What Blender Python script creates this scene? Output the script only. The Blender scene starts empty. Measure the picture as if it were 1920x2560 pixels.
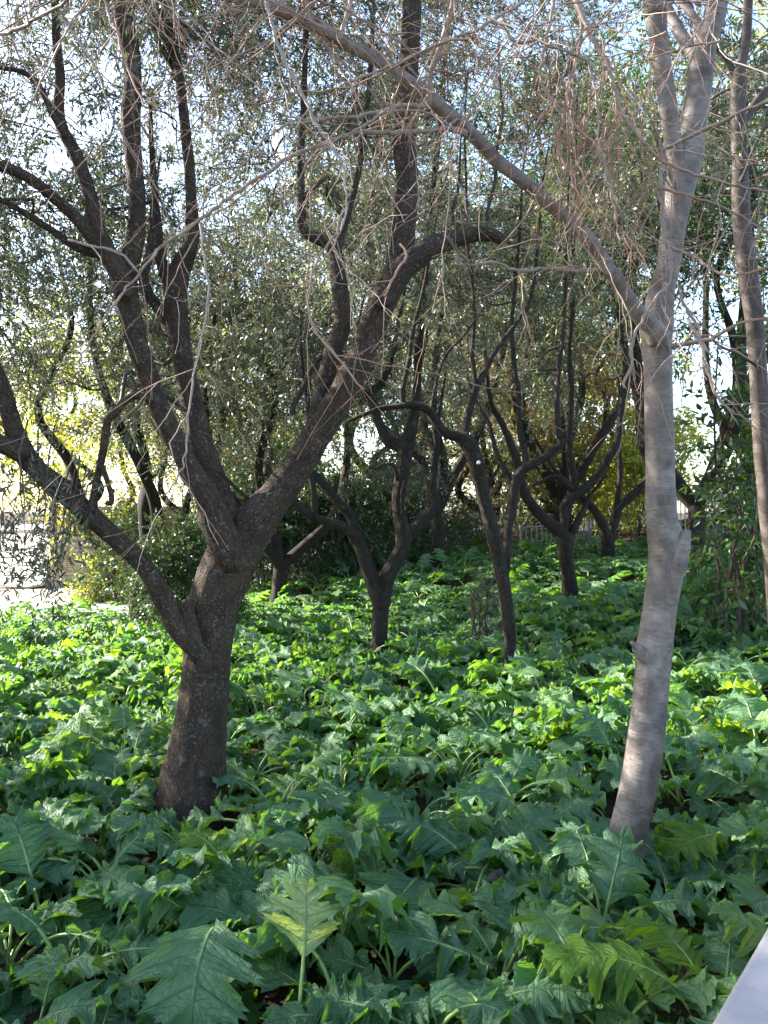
import bpy, math, random
import numpy as np
from mathutils import Vector

SC = bpy.context.scene
COL = SC.collection
rng = np.random.default_rng(11)
random.seed(11)
R = math.radians

# ------------------------------------------------------------------ camera
CAMZ = 1.7
FPX = 1990.0                       # focal length in photo pixels (1920 x 2560)
cam = bpy.data.cameras.new("camera")
cam.sensor_fit = 'VERTICAL'
cam.sensor_height = 36.0
cam.lens = 36.0 * FPX / 2560.0
cam.clip_start = 0.05
cam.clip_end = 2000
camo = bpy.data.objects.new("camera", cam)
COL.objects.link(camo)
camo.location = (0, 0, CAMZ)
camo.rotation_euler = (R(90), 0, 0)
SC.camera = camo

# ------------------------------------------------------------------ light
SUN_EL, SUN_AZ = 33.0, -66.0        # azimuth clockwise from +Y
world = bpy.data.worlds.new("World")
SC.world = world
world.use_nodes = True
wn = world.node_tree.nodes
bg = wn['Background']
sky = wn.new('ShaderNodeTexSky')
sky.sky_type = 'NISHITA'
sky.sun_disc = False
sky.sun_elevation = R(SUN_EL)
sky.sun_rotation = R(SUN_AZ % 360)
sky.air_density = 1.0
sky.dust_density = 1.4
sky.ozone_density = 1.0
world.node_tree.links.new(sky.outputs[0], bg.inputs[0])
bg.inputs[1].default_value = 0.12
sun = bpy.data.lights.new("sun", 'SUN')
sun.energy = 5.0
sun.angle = R(0.5)
sun.color = (1.0, 0.93, 0.82)
suno = bpy.data.objects.new("sun", sun)
COL.objects.link(suno)
sdir = Vector((math.sin(R(SUN_AZ)) * math.cos(R(SUN_EL)), math.cos(R(SUN_AZ)) * math.cos(R(SUN_EL)), math.sin(R(SUN_EL))))
suno.rotation_euler = sdir.to_track_quat('Z', 'Y').to_euler()
suno.location = (-20, 20, 30)
SC.view_settings.view_transform = 'Standard'
SC.view_settings.look = 'None'
SC.view_settings.gamma = 1.0
SC.view_settings.use_curve_mapping = False
SC.view_settings.exposure = 2.5
SC.cycles.max_bounces = 6
SC.cycles.diffuse_bounces = 4
SC.cycles.glossy_bounces = 2
SC.cycles.transmission_bounces = 4
SC.cycles.transparent_max_bounces = 4
SC.cycles.sample_clamp_indirect = 6.0


def P(px, py, Y):
    """the point of the place seen at photo pixel (px, py), Y metres ahead"""
    return np.array([(px - 960.0) / FPX * Y, Y, CAMZ - (py - 1280.0) / FPX * Y])


# ------------------------------------------------------------------ terrain
# height of the leaf blanket at surveyed spots; the soil lies 0.36 m below
CTRL = np.array([P(485, 1950, 5), P(945, 1590, 9), P(1275, 1640, 8), P(1428, 1487, 12), P(1520, 1383, 16),
                 P(1562, 2090, 4), P(100, 1540, 12.5), P(300, 1520, 13), P(640, 1485, 14), P(860, 1425, 15),
                 P(1400, 1345, 18), P(1180, 1385, 16), P(1900, 1430, 10), P(1900, 1620, 7), P(1900, 1830, 5),
                 [0, 2.4, .06], [-1.6, 2.6, .0], [1.5, 2.4, .18], [0, 0, .05], [-6, 9, .0], [-3, 7, .03], [0.2, 6, .08],
                 [-8, 15, -.1], [-14, 14, -.1], [-4.5, 18, -.02], [9, 13, 1.5], [9, 20, 1.9], [4, 22, 1.5], [-1, 20, .9], [6, 4, .6], [-6, 3, 0],
                 [-8, 24, -.1], [-16, 26, -.1]])


def zc(x, y):
    x = np.asarray(x, float); y = np.asarray(y, float)
    num = np.zeros(x.shape); den = np.zeros(x.shape)
    for cx, cy, cz in CTRL:
        w = 1.0 / ((x - cx) ** 2 + (y - cy) ** 2 + 0.25) ** 1.7
        num += w * cz; den += w
    return num / den


def zg(x, y):
    return zc(x, y) - 0.31


# ------------------------------------------------------------------ helpers
class Acc:
    """collects quads and becomes ONE mesh object"""
    def __init__(self):
        self.V = []; self.F = []; self.M = []; self.T = []; self.B = []; self.n = 0

    def add(self, V, F, m=0, tint=0.0, bark=None):
        V = np.asarray(V, np.float32).reshape(-1, 3); F = np.asarray(F, np.int32).reshape(-1, 4)
        self.V.append(V); self.F.append(F + self.n)
        self.M.append(np.full(len(F), m, np.int32))
        self.T.append(np.broadcast_to(np.asarray(tint, np.float32), (len(V),)).copy())
        self.B.append(np.zeros((len(V), 3), np.float32) if bark is None else np.asarray(bark, np.float32))
        self.n += len(V)

    def mesh(self, name, mats, smooth=True, bark=True, tint=True):
        me = bpy.data.meshes.new(name)
        if self.n == 0:
            return me
        V = np.concatenate(self.V); F = np.concatenate(self.F); M = np.concatenate(self.M)
        nf = len(F)
        me.vertices.add(len(V)); me.vertices.foreach_set('co', V.ravel())
        me.loops.add(nf * 4); me.loops.foreach_set('vertex_index', F.ravel())
        me.polygons.add(nf)
        me.polygons.foreach_set('loop_start', np.arange(0, nf * 4, 4, dtype=np.int32))
        me.polygons.foreach_set('loop_total', np.full(nf, 4, np.int32))
        for m in mats:
            me.materials.append(m)
        me.polygons.foreach_set('material_index', M)
        me.polygons.foreach_set('use_smooth', np.full(nf, smooth))
        if tint:
            a = me.attributes.new('tint', 'FLOAT', 'POINT'); a.data.foreach_set('value', np.concatenate(self.T))
        if bark:
            a = me.attributes.new('bark', 'FLOAT_VECTOR', 'POINT'); a.data.foreach_set('vector', np.concatenate(self.B).ravel())
        me.update(calc_edges=True)
        return me

    def build(self, name, mats, parent=None, **k):
        mats = mats if isinstance(mats, (list, tuple)) else [mats]
        o = bpy.data.objects.new(name, self.mesh(name, mats, **k))
        COL.objects.link(o)
        if parent is not None:
            put(o, parent)
        return o


def put(o, parent):
    """child keeps its world place (parents are unrotated, unscaled)"""
    o.parent = parent
    o.matrix_parent_inverse = __import__('mathutils').Matrix.Translation(-parent.location)
    return o


def thing(name, label, cat, loc, group=None):
    o = bpy.data.objects.new(name, None)
    o.empty_display_size = 0.2
    o.location = Vector([float(v) for v in loc])
    COL.objects.link(o)
    o['label'] = label; o['category'] = cat
    if group:
        o['group'] = group
    return o


def tag(o, label, cat, group=None):
    o['label'] = label; o['category'] = cat
    if group:
        o['group'] = group
    return o


def smoothpath(pts, rad, step):
    """Catmull-Rom through pts, resampled about every step metres"""
    pts = np.asarray(pts, float); rad = np.asarray(rad, float)
    n = len(pts)
    E = np.vstack([2 * pts[0] - pts[1], pts, 2 * pts[-1] - pts[-2]])
    Rr = np.concatenate([[rad[0]], rad, [rad[-1]]])
    outp, outr = [], []
    for i in range(n - 1):
        L = np.linalg.norm(pts[i + 1] - pts[i])
        k = max(2, int(math.ceil(L / step)))
        t = (np.arange(k) / k)[:, None]
        p0, p1, p2, p3 = E[i], E[i + 1], E[i + 2], E[i + 3]
        outp.append(0.5 * ((2 * p1) + (-p0 + p2) * t + (2 * p0 - 5 * p1 + 4 * p2 - p3) * t ** 2 + (-p0 + 3 * p1 - 3 * p2 + p3) * t ** 3))
        tt = t[:, 0]; s = tt * tt * (3 - 2 * tt)
        outr.append(Rr[i + 1] * (1 - s) + Rr[i + 2] * s)
    outp.append(pts[-1:]); outr.append(rad[-1:])
    return np.vstack(outp), np.concatenate(outr)


def tube(acc, path, rad, sides=12, lump=0.0, m=0, tint=0.0, cap=True, ridge=0.0, flare=0.0, seed=None):
    path = np.asarray(path, float); rad = np.asarray(rad, float)
    n = len(path)
    T = np.gradient(path, axis=0)
    T /= np.linalg.norm(T, axis=1)[:, None] + 1e-9
    ref = np.array([0.0, -1.0, 0.05])
    N = np.zeros_like(T)
    v = ref - T[0] * ref.dot(T[0])
    if np.linalg.norm(v) < 1e-3:
        v = np.array([1.0, 0, 0]) - T[0] * T[0][0]
    v /= np.linalg.norm(v)
    for i in range(n):
        v = v - T[i] * v.dot(T[i]); v /= np.linalg.norm(v) + 1e-9
        N[i] = v
    Bn = np.cross(T, N)
    seg = np.concatenate([[0], np.cumsum(np.linalg.norm(np.diff(path, axis=0), axis=1))])
    if cap:                                            # sunken-edge end cap
        e = path[-1] + T[-1] * rad[-1] * 0.25
        path = np.vstack([path, path[-1] + T[-1] * rad[-1] * 0.12, e, e])
        N = np.vstack([N, N[-1], N[-1], N[-1]]); Bn = np.vstack([Bn, Bn[-1], Bn[-1], Bn[-1]])
        rad = np.concatenate([rad, [rad[-1] * 0.9, rad[-1] * 0.55, 1e-4]]); seg = np.concatenate([seg, seg[-1] + np.array([.2, .4, .6]) * rad[-2]])
        n += 3
    a = np.linspace(0, 2 * np.pi, sides, endpoint=False)
    rr = np.repeat(rad[:, None], sides, 1)
    if lump > 0:
        r2 = np.random.default_rng(seed if seed is not None else int(abs(path[0].sum()) * 1e4) % 99999)
        d = np.zeros((n, sides)); L = max(rad.max(), 0.01)
        for k in range(1, 7):
            f = r2.uniform(.5, 2.2) / (L * 3) * (0.6 + k * .35)
            d += r2.uniform(.4, 1) / (k ** .6) * np.sin(k * a[None, :] + r2.uniform(0, 6.3) + f * seg[:, None] + 1.2 * np.sin(seg[:, None] * r2.uniform(1, 3) + r2.uniform(0, 6)))
        d += 0.5 * np.sin(seg / (L * 1.6) + r2.uniform(0, 6))[:, None]
        rr = rr * (1 + lump * d)
        if ridge > 0:
            for k in (9, 13, 17):
                rr = rr * (1 + ridge * np.sin(k * a[None, :] + r2.uniform(0, 6) + 3.0 * np.sin(seg[:, None] * r2.uniform(1.5, 4) + r2.uniform(0, 6))))
            rr = rr * (1 + ridge * 1.1 * r2.standard_normal((n, sides)) * .6)
    if cap:                                            # closed, rounded root hidden inside what it grows from
        path = np.vstack([path[:1] - T[:1] * rad[0] * .5, path]); N = np.vstack([N[:1], N]); Bn = np.vstack([Bn[:1], Bn])
        rr = np.vstack([np.full((1, sides), 1e-4), rr]); rad = np.concatenate([rad[:1], rad]); seg = np.concatenate([seg[:1] - .02, seg]); n += 1
    V = path[:, None, :] + rr[:, :, None] * (np.cos(a)[None, :, None] * N[:, None, :] + np.sin(a)[None, :, None] * Bn[:, None, :])
    bark = np.stack([np.cos(a)[None, :] * rad[:, None].clip(0.004), np.sin(a)[None, :] * rad[:, None].clip(0.004), np.repeat(seg[:, None], sides, 1)], -1)
    bark = bark + np.array([path[0][0] * 3.7, path[0][2] * 5.1, path[0][1]])
    i = np.arange(n - 1)[:, None] * sides; j = np.arange(sides)[None, :]
    F = np.stack([i + j, i + (j + 1) % sides, i + sides + (j + 1) % sides, i + sides + j], -1)
    acc.add(V.reshape(-1, 3), F.reshape(-1, 4), m, tint, bark.reshape(-1, 3))


def unit(v):
    return v / (np.linalg.norm(v, axis=-1, keepdims=True) + 1e-9)


# ------------------------------------------------------------------ materials
def new_mat(name):
    m = bpy.data.materials.new(name)
    m.use_nodes = True
    nt = m.node_tree
    for n in list(nt.nodes):
        nt.nodes.remove(n)
    return m, nt


class NT:
    def __init__(self, nt): self.nt = nt
    def n(self, typ, **k):
        x = self.nt.nodes.new(typ)
        for a, b in k.items(): setattr(x, a, b)
        return x
    def l(self, a, b): self.nt.links.new(a, b)
    def val(self, sock, v):
        if hasattr(v, 'is_output') or isinstance(v, bpy.types.NodeSocket): self.l(v, sock)
        else: sock.default_value = v
    def math(self, op, a, b=0.0, c=None, clamp=False):
        x = self.n('ShaderNodeMath', operation=op, use_clamp=clamp)
        self.val(x.inputs[0], a); self.val(x.inputs[1], b)
        if c is not None: self.val(x.inputs[2], c)
        return x.outputs[0]
    def mix(self, f, a, b, mode='MIX'):
        x = self.n('ShaderNodeMix', data_type='RGBA', blend_type=mode)
        self.val(x.inputs[0], f); self.val(x.inputs[6], a); self.val(x.inputs[7], b)
        return x.outputs[2]
    def noise(self, vec, scale, detail=3, rough=.55, dim='3D'):
        x = self.n('ShaderNodeTexNoise', noise_dimensions=dim)
        if vec is not None: self.l(vec, x.inputs['Vector'])
        x.inputs['Scale'].default_value = scale; x.inputs['Detail'].default_value = detail; x.inputs['Roughness'].default_value = rough
        return x.outputs['Fac']
    def ramp(self, f, stops):
        x = self.n('ShaderNodeValToRGB')
        e = x.color_ramp.elements
        while len(e) < len(stops): e.new(0.5)
        for q, (p, c) in zip(e, stops):
            q.position = p; q.color = c if len(c) == 4 else (*c, 1)
        self.l(f, x.inputs[0])
        return x.outputs[0]
    def maprange(self, f, a, b, c=0.0, d=1.0):
        x = self.n('ShaderNodeMapRange')
        x.inputs[1].default_value = a; x.inputs[2].default_value = b; x.inputs[3].default_value = c; x.inputs[4].default_value = d
        self.l(f, x.inputs[0]); return x.outputs[0]
    def bump(self, h, strength, dist):
        x = self.n('ShaderNodeBump')
        x.inputs['Strength'].default_value = strength; x.inputs['Distance'].default_value = dist
        self.l(h, x.inputs['Height']); return x.outputs[0]
    def attr(self, name):
        return self.n('ShaderNodeAttribute', attribute_name=name)
    def mapv(self, vec, scale):
        x = self.n('ShaderNodeMapping'); x.inputs['Scale'].default_value = scale
        self.l(vec, x.inputs['Vector']); return x.outputs[0]
    def princ(self, col, rough, normal=None, spec=0.5):
        p = self.n('ShaderNodeBsdfPrincipled')
        self.val(p.inputs['Base Color'], col); self.val(p.inputs['Roughness'], rough)
        p.inputs['Specular IOR Level'].default_value = spec
        if normal is not None: self.l(normal, p.inputs['Normal'])
        return p.outputs[0]
    def out(self, s):
        o = self.n('ShaderNodeOutputMaterial'); self.l(s, o.inputs[0])


def mat_bark_olive(name, dark, mid, lichen=0.5, bump=1.0):
    m, nt = new_mat(name); t = NT(nt)
    b = t.attr('bark').outputs['Vector']
    str_ = t.mapv(b, (1, 1, .38))
    plates = t.n('ShaderNodeTexVoronoi', feature='DISTANCE_TO_EDGE'); plates.inputs['Scale'].default_value = 62
    dist = t.noise(str_, 26, 4, .6)
    vm = t.n('ShaderNodeVectorMath', operation='ADD'); t.l(str_, vm.inputs[0])
    sc = t.n('ShaderNodeVectorMath', operation='SCALE'); t.l(t.n('ShaderNodeTexNoise').outputs['Color'], sc.inputs[0]); sc.inputs['Scale'].default_value = .02
    t.l(sc.outputs[0], vm.inputs[1]); t.l(vm.outputs[0], plates.inputs['Vector'])
    crack = t.math('ADD', t.math('MULTIPLY', t.maprange(plates.outputs['Distance'], 0.0, 0.2), .45), t.math('MULTIPLY', t.maprange(t.noise(str_, 55, 5, .7), .36, .6), .55))
    big = t.noise(b, 7, 4, .6)
    col = t.mix(t.maprange(big, .3, .7), (*dark, 1), (*mid, 1))
    col = t.mix(t.math('MULTIPLY', t.math('SUBTRACT', 1.0, crack), .7), col, (dark[0] * .35, dark[1] * .33, dark[2] * .32, 1))
    col = t.mix(t.maprange(dist, .52, .75, 0, .35), col, (mid[0] * 1.5, mid[1] * 1.45, mid[2] * 1.35, 1))
    li = t.noise(b, 60, 4, .75)
    lz = t.noise(b, 5.5, 3, .6)
    lm = t.math('MULTIPLY', t.maprange(li, .56, .66), t.maprange(lz, .42, .62, 0.15, 1.0), clamp=True)
    col = t.mix(t.math('MULTIPLY', lm, lichen), col, (.36, .36, .33, 1))
    patch = t.math('MULTIPLY', t.maprange(t.noise(b, 9, 5, .7), .60, .68), lichen * .55)
    col = t.mix(patch, col, (.20, .21, .17, 1))
    h = t.math('ADD', t.math('MULTIPLY', crack, .7), t.math('ADD', t.math('MULTIPLY', dist, .8), t.math('MULTIPLY', lm, .15)))
    t.out(t.princ(col, .88, t.bump(h, 1.0 * bump, .018), .25))
    return m


def mat_bark_grey(name, g=1.0, tn=(1, 1, 1)):
    m, nt = new_mat(name); t = NT(nt)
    b = t.attr('bark').outputs['Vector']
    ring = t.noise(t.mapv(b, (16, 16, 120)), 1.0, 4, .7)
    ring2 = t.noise(t.mapv(b, (3.2, 3.2, 26)), 1.0, 4, .6)
    blot = t.noise(b, 8, 5, .62)
    col = t.ramp(blot, [(.32, (.100, .085, .078)), (.5, (.225, .200, .188)), (.68, (.36, .335, .32))])
    col = t.mix(t.maprange(ring, .545, .60, 0, .55), col, (.085, .068, .060, 1))
    col = t.mix(t.maprange(ring2, .55, .72, 0, .45), col, (.40, .37, .35, 1))
    big = t.noise(b, 3.2, 4, .6)
    col = t.mix(t.maprange(big, .46, .62, 0, .55), col, (.115, .095, .085, 1))
    scar = t.noise(t.mapv(b, (4, 4, 9)), 1.0, 5, .75)
    col = t.mix(t.maprange(scar, .60, .66, 0, .6), col, (.09, .075, .068, 1))
    spots = t.noise(b, 55, 2, .6)
    col = t.mix(t.maprange(spots, .70, .76, 0, .8), col, (.55, .53, .50, 1))
    col = t.mix(1.0, col, (g * tn[0], g * tn[1], g * tn[2], 1), 'MULTIPLY')
    h = t.math('ADD', t.math('MULTIPLY', ring, -1.0), t.math('MULTIPLY', blot, .5))
    t.out(t.princ(col, .7, t.bump(h, .55, .006), .35))
    return m


def mat_twig(name, c1, c2):
    m, nt = new_mat(name); t = NT(nt)
    a = t.attr('tint').outputs['Fac']
    col = t.mix(a, (*c1, 1), (*c2, 1))
    nz = t.noise(t.n('ShaderNodeTexCoord').outputs['Object'], 60, 2)
    col = t.mix(t.maprange(nz, .35, .7, 0, .5), col, (c1[0] * .5, c1[1] * .5, c1[2] * .5, 1))
    t.out(t.princ(col, .65, None, .35))
    return m


def mat_leaf(name, top, under, trans, tf=.35, rough=.42, spec=.4, dry=None):
    """small tree leaf: green top, paler back, lets light through"""
    m, nt = new_mat(name); t = NT(nt)
    a = t.attr('tint').outputs['Fac']
    c_top = t.mix(a, (top[0] * .6, top[1] * .62, top[2] * .62, 1), (top[0] * 1.5, top[1] * 1.4, top[2] * 1.3, 1))
    geo = t.n('ShaderNodeNewGeometry')
    col = t.mix(geo.outputs['Backfacing'], c_top, (*under, 1))
    tc = t.mix(a, (trans[0] * .75, trans[1] * .8, trans[2] * .8, 1), (trans[0] * 1.25, trans[1] * 1.1, trans[2], 1))
    if dry:
        d = t.math('GREATER_THAN', a, .955)
        col = t.mix(d, col, (*dry, 1)); tc = t.mix(d, tc, (dry[0] * 1.4, dry[1] * 1.1, dry[2] * .8, 1))
    p = t.princ(col, rough, None, spec)
    tr = t.n('ShaderNodeBsdfTranslucent'); t.l(tc, tr.inputs[0])
    mx = t.n('ShaderNodeMixShader'); mx.inputs[0].default_value = tf
    t.l(p, mx.inputs[1]); t.l(tr.outputs[0], mx.inputs[2])
    t.out(mx.outputs[0])
    return m


def mat_acanthus(name, top, vein, under, trans, tf=.36, rough=.36, uvs=True, gain=1.0):
    m, nt = new_mat(name); t = NT(nt)
    a = t.attr('tint').outputs['Fac']
    oi = t.n('ShaderNodeObjectInfo').outputs['Random']
    k = t.math('FRACT', t.math('ADD', a, oi))
    c1 = t.mix(k, (top[0] * .5, top[1] * .58, top[2] * .72, 1), (top[0] * 1.75, top[1] * 1.5, top[2] * 1.2, 1))
    oc = t.n('ShaderNodeTexCoord').outputs['Object']
    blotch = t.noise(oc, 14, 4, .6)
    c1 = t.mix(t.maprange(blotch, .35, .7, 0, .45), c1, (top[0] * 1.5, top[1] * 1.35, top[2] * 1.2, 1))
    b = t.attr('bark').outputs['Vector']                       # (lobe phase, signed width, along)
    sp = t.n('ShaderNodeSeparateXYZ'); t.l(b, sp.inputs[0])
    ph = t.math('FRACT', sp.outputs[0])
    vabs = t.math('ABSOLUTE', sp.outputs[1])
    dv = t.math('ABSOLUTE', t.math('SUBTRACT', ph, .5))
    width = t.math('MULTIPLY', t.math('SUBTRACT', 1.12, vabs), .055)
    side = t.math('SUBTRACT', 1.0, t.math('DIVIDE', dv, width), clamp=True)
    mid = t.math('SUBTRACT', 1.0, t.math('DIVIDE', vabs, .06), clamp=True)
    # finer herringbone veins inside each lobe
    w2 = t.math('ABSOLUTE', t.math('SUBTRACT', t.math('FRACT', t.math('ADD', t.math('MULTIPLY', vabs, 3.5), t.math('MULTIPLY', dv, 3.0))), .5))
    fine = t.math('MULTIPLY', t.math('SUBTRACT', 1.0, t.math('DIVIDE', w2, .10), clamp=True), .35)
    vm = t.math('MAXIMUM', t.math('MAXIMUM', t.math('MULTIPLY', side, .8), mid), fine)
    vm = t.math('MULTIPLY', vm, t.math('GREATER_THAN', sp.outputs[2], 0.0))
    geo = t.n('ShaderNodeNewGeometry')
    col = t.mix(t.math('MULTIPLY', vm, .62), c1, (*vein, 1))
    col = t.mix(geo.outputs['Backfacing'], col, (*under, 1))
    nz = t.noise(oc, 70, 3, .6)
    quilt = t.math('MULTIPLY', t.math('SINE', t.math('MULTIPLY', t.math('ADD', t.math('MULTIPLY', vabs, 3.5), t.math('MULTIPLY', dv, 3.0)), 6.2832)), -.14)
    h = t.math('ADD', t.math('MULTIPLY', vm, -.9), t.math('ADD', t.math('MULTIPLY', nz, .3), t.math('ADD', quilt, t.math('MULTIPLY', t.noise(oc, 24, 3), 1.7))))
    nrm = t.bump(h, .75, .013)
    rgh = t.maprange(nz, .3, .7, rough + .02, rough + .26)
    p = t.princ(col, rgh, nrm, .34)
    tr = t.n('ShaderNodeBsdfTranslucent')
    tcol = t.mix(k, (trans[0] * .8, trans[1] * .85, trans[2], 1), (trans[0] * 1.2, trans[1] * 1.1, trans[2], 1))
    t.l(t.mix(t.math('MULTIPLY', vm, .35), tcol, (*[c * .45 for c in trans], 1)), tr.inputs[0])
    t.l(nrm, tr.inputs['Normal'])
    mx = t.n('ShaderNodeMixShader'); mx.inputs[0].default_value = tf
    t.l(p, mx.inputs[1]); t.l(tr.outputs[0], mx.inputs[2])
    t.out(mx.outputs[0])
    return m


def mat_soil():
    m, nt = new_mat('soil'); t = NT(nt)
    oc = t.n('ShaderNodeTexCoord').outputs['Object']
    n1 = t.noise(oc, 3, 5, .65); n2 = t.noise(oc, 45, 4, .7)
    col = t.ramp(n2, [(.3, (.018, .013, .009)), (.55, (.055, .038, .025)), (.75, (.11, .08, .055))])
    col = t.mix(t.maprange(n1, .4, .7, 0, .5), col, (.035, .032, .016, 1))
    t.out(t.princ(col, .95, t.bump(n2, .8, .02), .15)); return m


def mat_gravel():
    m, nt = new_mat('pale_gravel'); t = NT(nt)
    oc = t.n('ShaderNodeTexCoord').outputs['Object']
    n2 = t.noise(oc, 60, 4, .7); n1 = t.noise(oc, 1.2, 4, .6)
    col = t.ramp(n2, [(.3, (.40, .36, .30)), (.6, (.56, .52, .45)), (.8, (.66, .62, .55))])
    col = t.mix(t.maprange(n1, .45, .7, 0, .4), col, (.34, .29, .2, 1))
    t.out(t.princ(col, .95, t.bump(n2, .5, .01), .2)); return m


def mat_brick():
    m, nt = new_mat('old_brick'); t = NT(nt)
    oc = t.n('ShaderNodeTexCoord').outputs['Object']
    br = t.n('ShaderNodeTexBrick'); rot = t.n('ShaderNodeMapping'); rot.inputs['Rotation'].default_value = (R(90), 0, 0)
    t.l(oc, rot.inputs['Vector']); t.l(rot.outputs[0], br.inputs['Vector'])
    br.inputs['Scale'].default_value = 1.0
    br.inputs['Brick Width'].default_value = .27; br.inputs['Row Height'].default_value = .055
    br.inputs['Mortar Size'].default_value = .014; br.inputs['Mortar Smooth'].default_value = .3; br.inputs['Bias'].default_value = 0
    br.inputs['Color1'].default_value = (.22, .13, .08, 1); br.inputs['Color2'].default_value = (.42, .33, .23, 1); br.inputs['Mortar'].default_value = (.33, .30, .25, 1)
    n1 = t.noise(oc, 1.4, 5, .65)
    col = t.mix(t.maprange(n1, .45, .65, 0, .75), br.outputs['Color'], (.36, .34, .30, 1))
    col = t.mix(t.maprange(t.noise(oc, 5, 4, .7), .55, .75, 0, .5), col, (.12, .10, .07, 1))
    h = t.math('ADD', t.math('MULTIPLY', br.outputs['Fac'], -1.0), t.noise(oc, 25, 3))
    t.out(t.princ(col, .92, t.bump(h, .8, .02), .2)); return m


def mat_coping():
    m, nt = new_mat('painted_stone'); t = NT(nt)
    oc = t.n('ShaderNodeTexCoord').outputs['Object']
    n1 = t.noise(oc, 4, 4, .6); n2 = t.noise(oc, 130, 2, .5); n3 = t.noise(oc, 24, 4, .75)
    col = t.mix(t.maprange(n1, .3, .7), (.23, .225, .235, 1), (.29, .285, .295, 1))
    col = t.mix(t.maprange(n2, .66, .74, 0, .5), col, (.14, .125, .12, 1))
    col = t.mix(t.maprange(n3, .60, .70, 0, .7), col, (.17, .14, .125, 1))
    t.out(t.princ(col, .6, t.bump(n2, .15, .003), .4)); return m


def mat_plain(name, c, rough=.6, metal=0.0):
    m, nt = new_mat(name); t = NT(nt)
    oc = t.n('ShaderNodeTexCoord').outputs['Object']
    nz = t.noise(oc, 30, 3, .6)
    col = t.mix(t.maprange(nz, .35, .7), (c[0] * .7, c[1] * .7, c[2] * .7, 1), (c[0] * 1.15, c[1] * 1.15, c[2] * 1.15, 1))
    p = t.n('ShaderNodeBsdfPrincipled'); t.l(col, p.inputs['Base Color']); p.inputs['Roughness'].default_value = rough; p.inputs['Metallic'].default_value = metal
    t.out(p.outputs[0]); return m


M_OLIVE = mat_bark_olive('olive_bark', (.042, .028, .019), (.100, .068, .047), .8)
M_OLIVE_B = mat_bark_olive('olive_bark_dark', (.024, .018, .014), (.054, .041, .032), .35)
M_BRANCH = mat_twig('olive_twig', (.045, .034, .027), (.12, .085, .065))
M_GREY = mat_bark_grey('grey_bark', .80, (1.0, .93, .87))
M_BROWN = mat_bark_grey('brown_smooth_bark', .36, (1.0, .86, .76))
M_TWIG = mat_twig('bare_twig', (.27, .235, .205), (.32, .165, .095))
M_OLEAF = mat_leaf('olive_leaf', (.040, .056, .040), (.15, .175, .15), (.15, .19, .07), .24, .40, .45, dry=(.22, .12, .06))
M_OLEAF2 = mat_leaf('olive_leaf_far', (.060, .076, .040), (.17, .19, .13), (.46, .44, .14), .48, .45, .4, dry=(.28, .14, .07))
M_DRYLEAF = mat_leaf('dry_brown_leaf', (.12, .085, .05), (.17, .13, .09), (.50, .34, .15), .46, .5, .3)
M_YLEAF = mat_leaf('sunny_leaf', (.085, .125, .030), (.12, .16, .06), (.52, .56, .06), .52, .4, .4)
M_DLEAF = mat_leaf('evergreen_leaf', (.024, .055, .026), (.05, .09, .04), (.10, .20, .03), .25, .35, .5)
M_LAUREL = mat_leaf('laurel_leaf', (.032, .085, .032), (.07, .13, .05), (.14, .30, .03), .30, .33, .5)
M_ACAN = mat_acanthus('acanthus_leaf', (.020, .074, .050), (.19, .32, .18), (.10, .20, .10), (.24, .52, .03))
M_ACAN_PALE = mat_acanthus('pale_acanthus_leaf', (.22, .36, .13), (.45, .55, .22), (.30, .42, .18), (.40, .55, .08))
M_ACAN_YEL = mat_acanthus('yellowing_and_backlit_acanthus_leaf', (.095, .215, .022), (.32, .40, .08), (.12, .24, .03), (.34, .54, .01), .42)  # aged yellow leaves; by the parapet the same colour stands for transmitted sun
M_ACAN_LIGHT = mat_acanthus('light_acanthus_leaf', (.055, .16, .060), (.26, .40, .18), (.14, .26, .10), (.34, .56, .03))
M_STALK = mat_plain('acanthus_stalk', (.23, .34, .09), .45)
M_SOIL = mat_soil()
M_GRAVEL = mat_gravel()
M_BRICK = mat_brick()
M_COPING = mat_coping()
M_RAIL = mat_plain('fence_metal', (.20, .19, .17), .5, .2)
M_DRY = mat_twig('dry_leaf', (.16, .10, .065), (.33, .25, .19))
M_WHITE = mat_plain('white_plastic', (.8, .8, .8), .5)
M_DEADWOOD = mat_bark_olive('dead_wood', (.06, .05, .045), (.14, .12, .11), .2)

# ------------------------------------------------------------------ ground, path
def grid_sheet(name, xs, ys, zf, mat):
    X, Y = np.meshgrid(xs, ys)
    Z = zf(X, Y)
    V = np.stack([X, Y, Z], -1).reshape(-1, 3)
    nx, ny = len(xs), len(ys)
    i = np.arange(ny - 1)[:, None] * nx; j = np.arange(nx - 1)[None, :]
    F = np.stack([i + j, i + j + 1, i + nx + j + 1, i + nx + j], -1).reshape(-1, 4)
    a = Acc(); a.add(V, F)
    o = a.build(name, mat, bark=False, tint=False)
    o['kind'] = 'structure'
    return o


def spread(lo, hi, core_lo, core_hi, step):
    core = np.arange(core_lo, core_hi + step, step)
    left = core_lo - np.geomspace(.6, core_lo - lo, 14)[::-1]
    right = core_hi + step + np.geomspace(.6, hi - core_hi, 14)
    return np.concatenate([left, core, right])


def ground_z(X, Y):
    h = zg(X, Y)
    h = h + .03 * np.sin(X * 2.3 + 1.1 * np.sin(Y * 1.7)) * np.cos(Y * 2.1)
    far = np.clip((np.hypot(X, Y - 10) - 22) / 60, 0, 1)
    return h * (1 - far) + (-0.4) * far


ground = grid_sheet('ground', spread(-700, 700, -14, 12, .25), spread(-200, 1500, -2, 28, .25), ground_z, M_SOIL)


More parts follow.
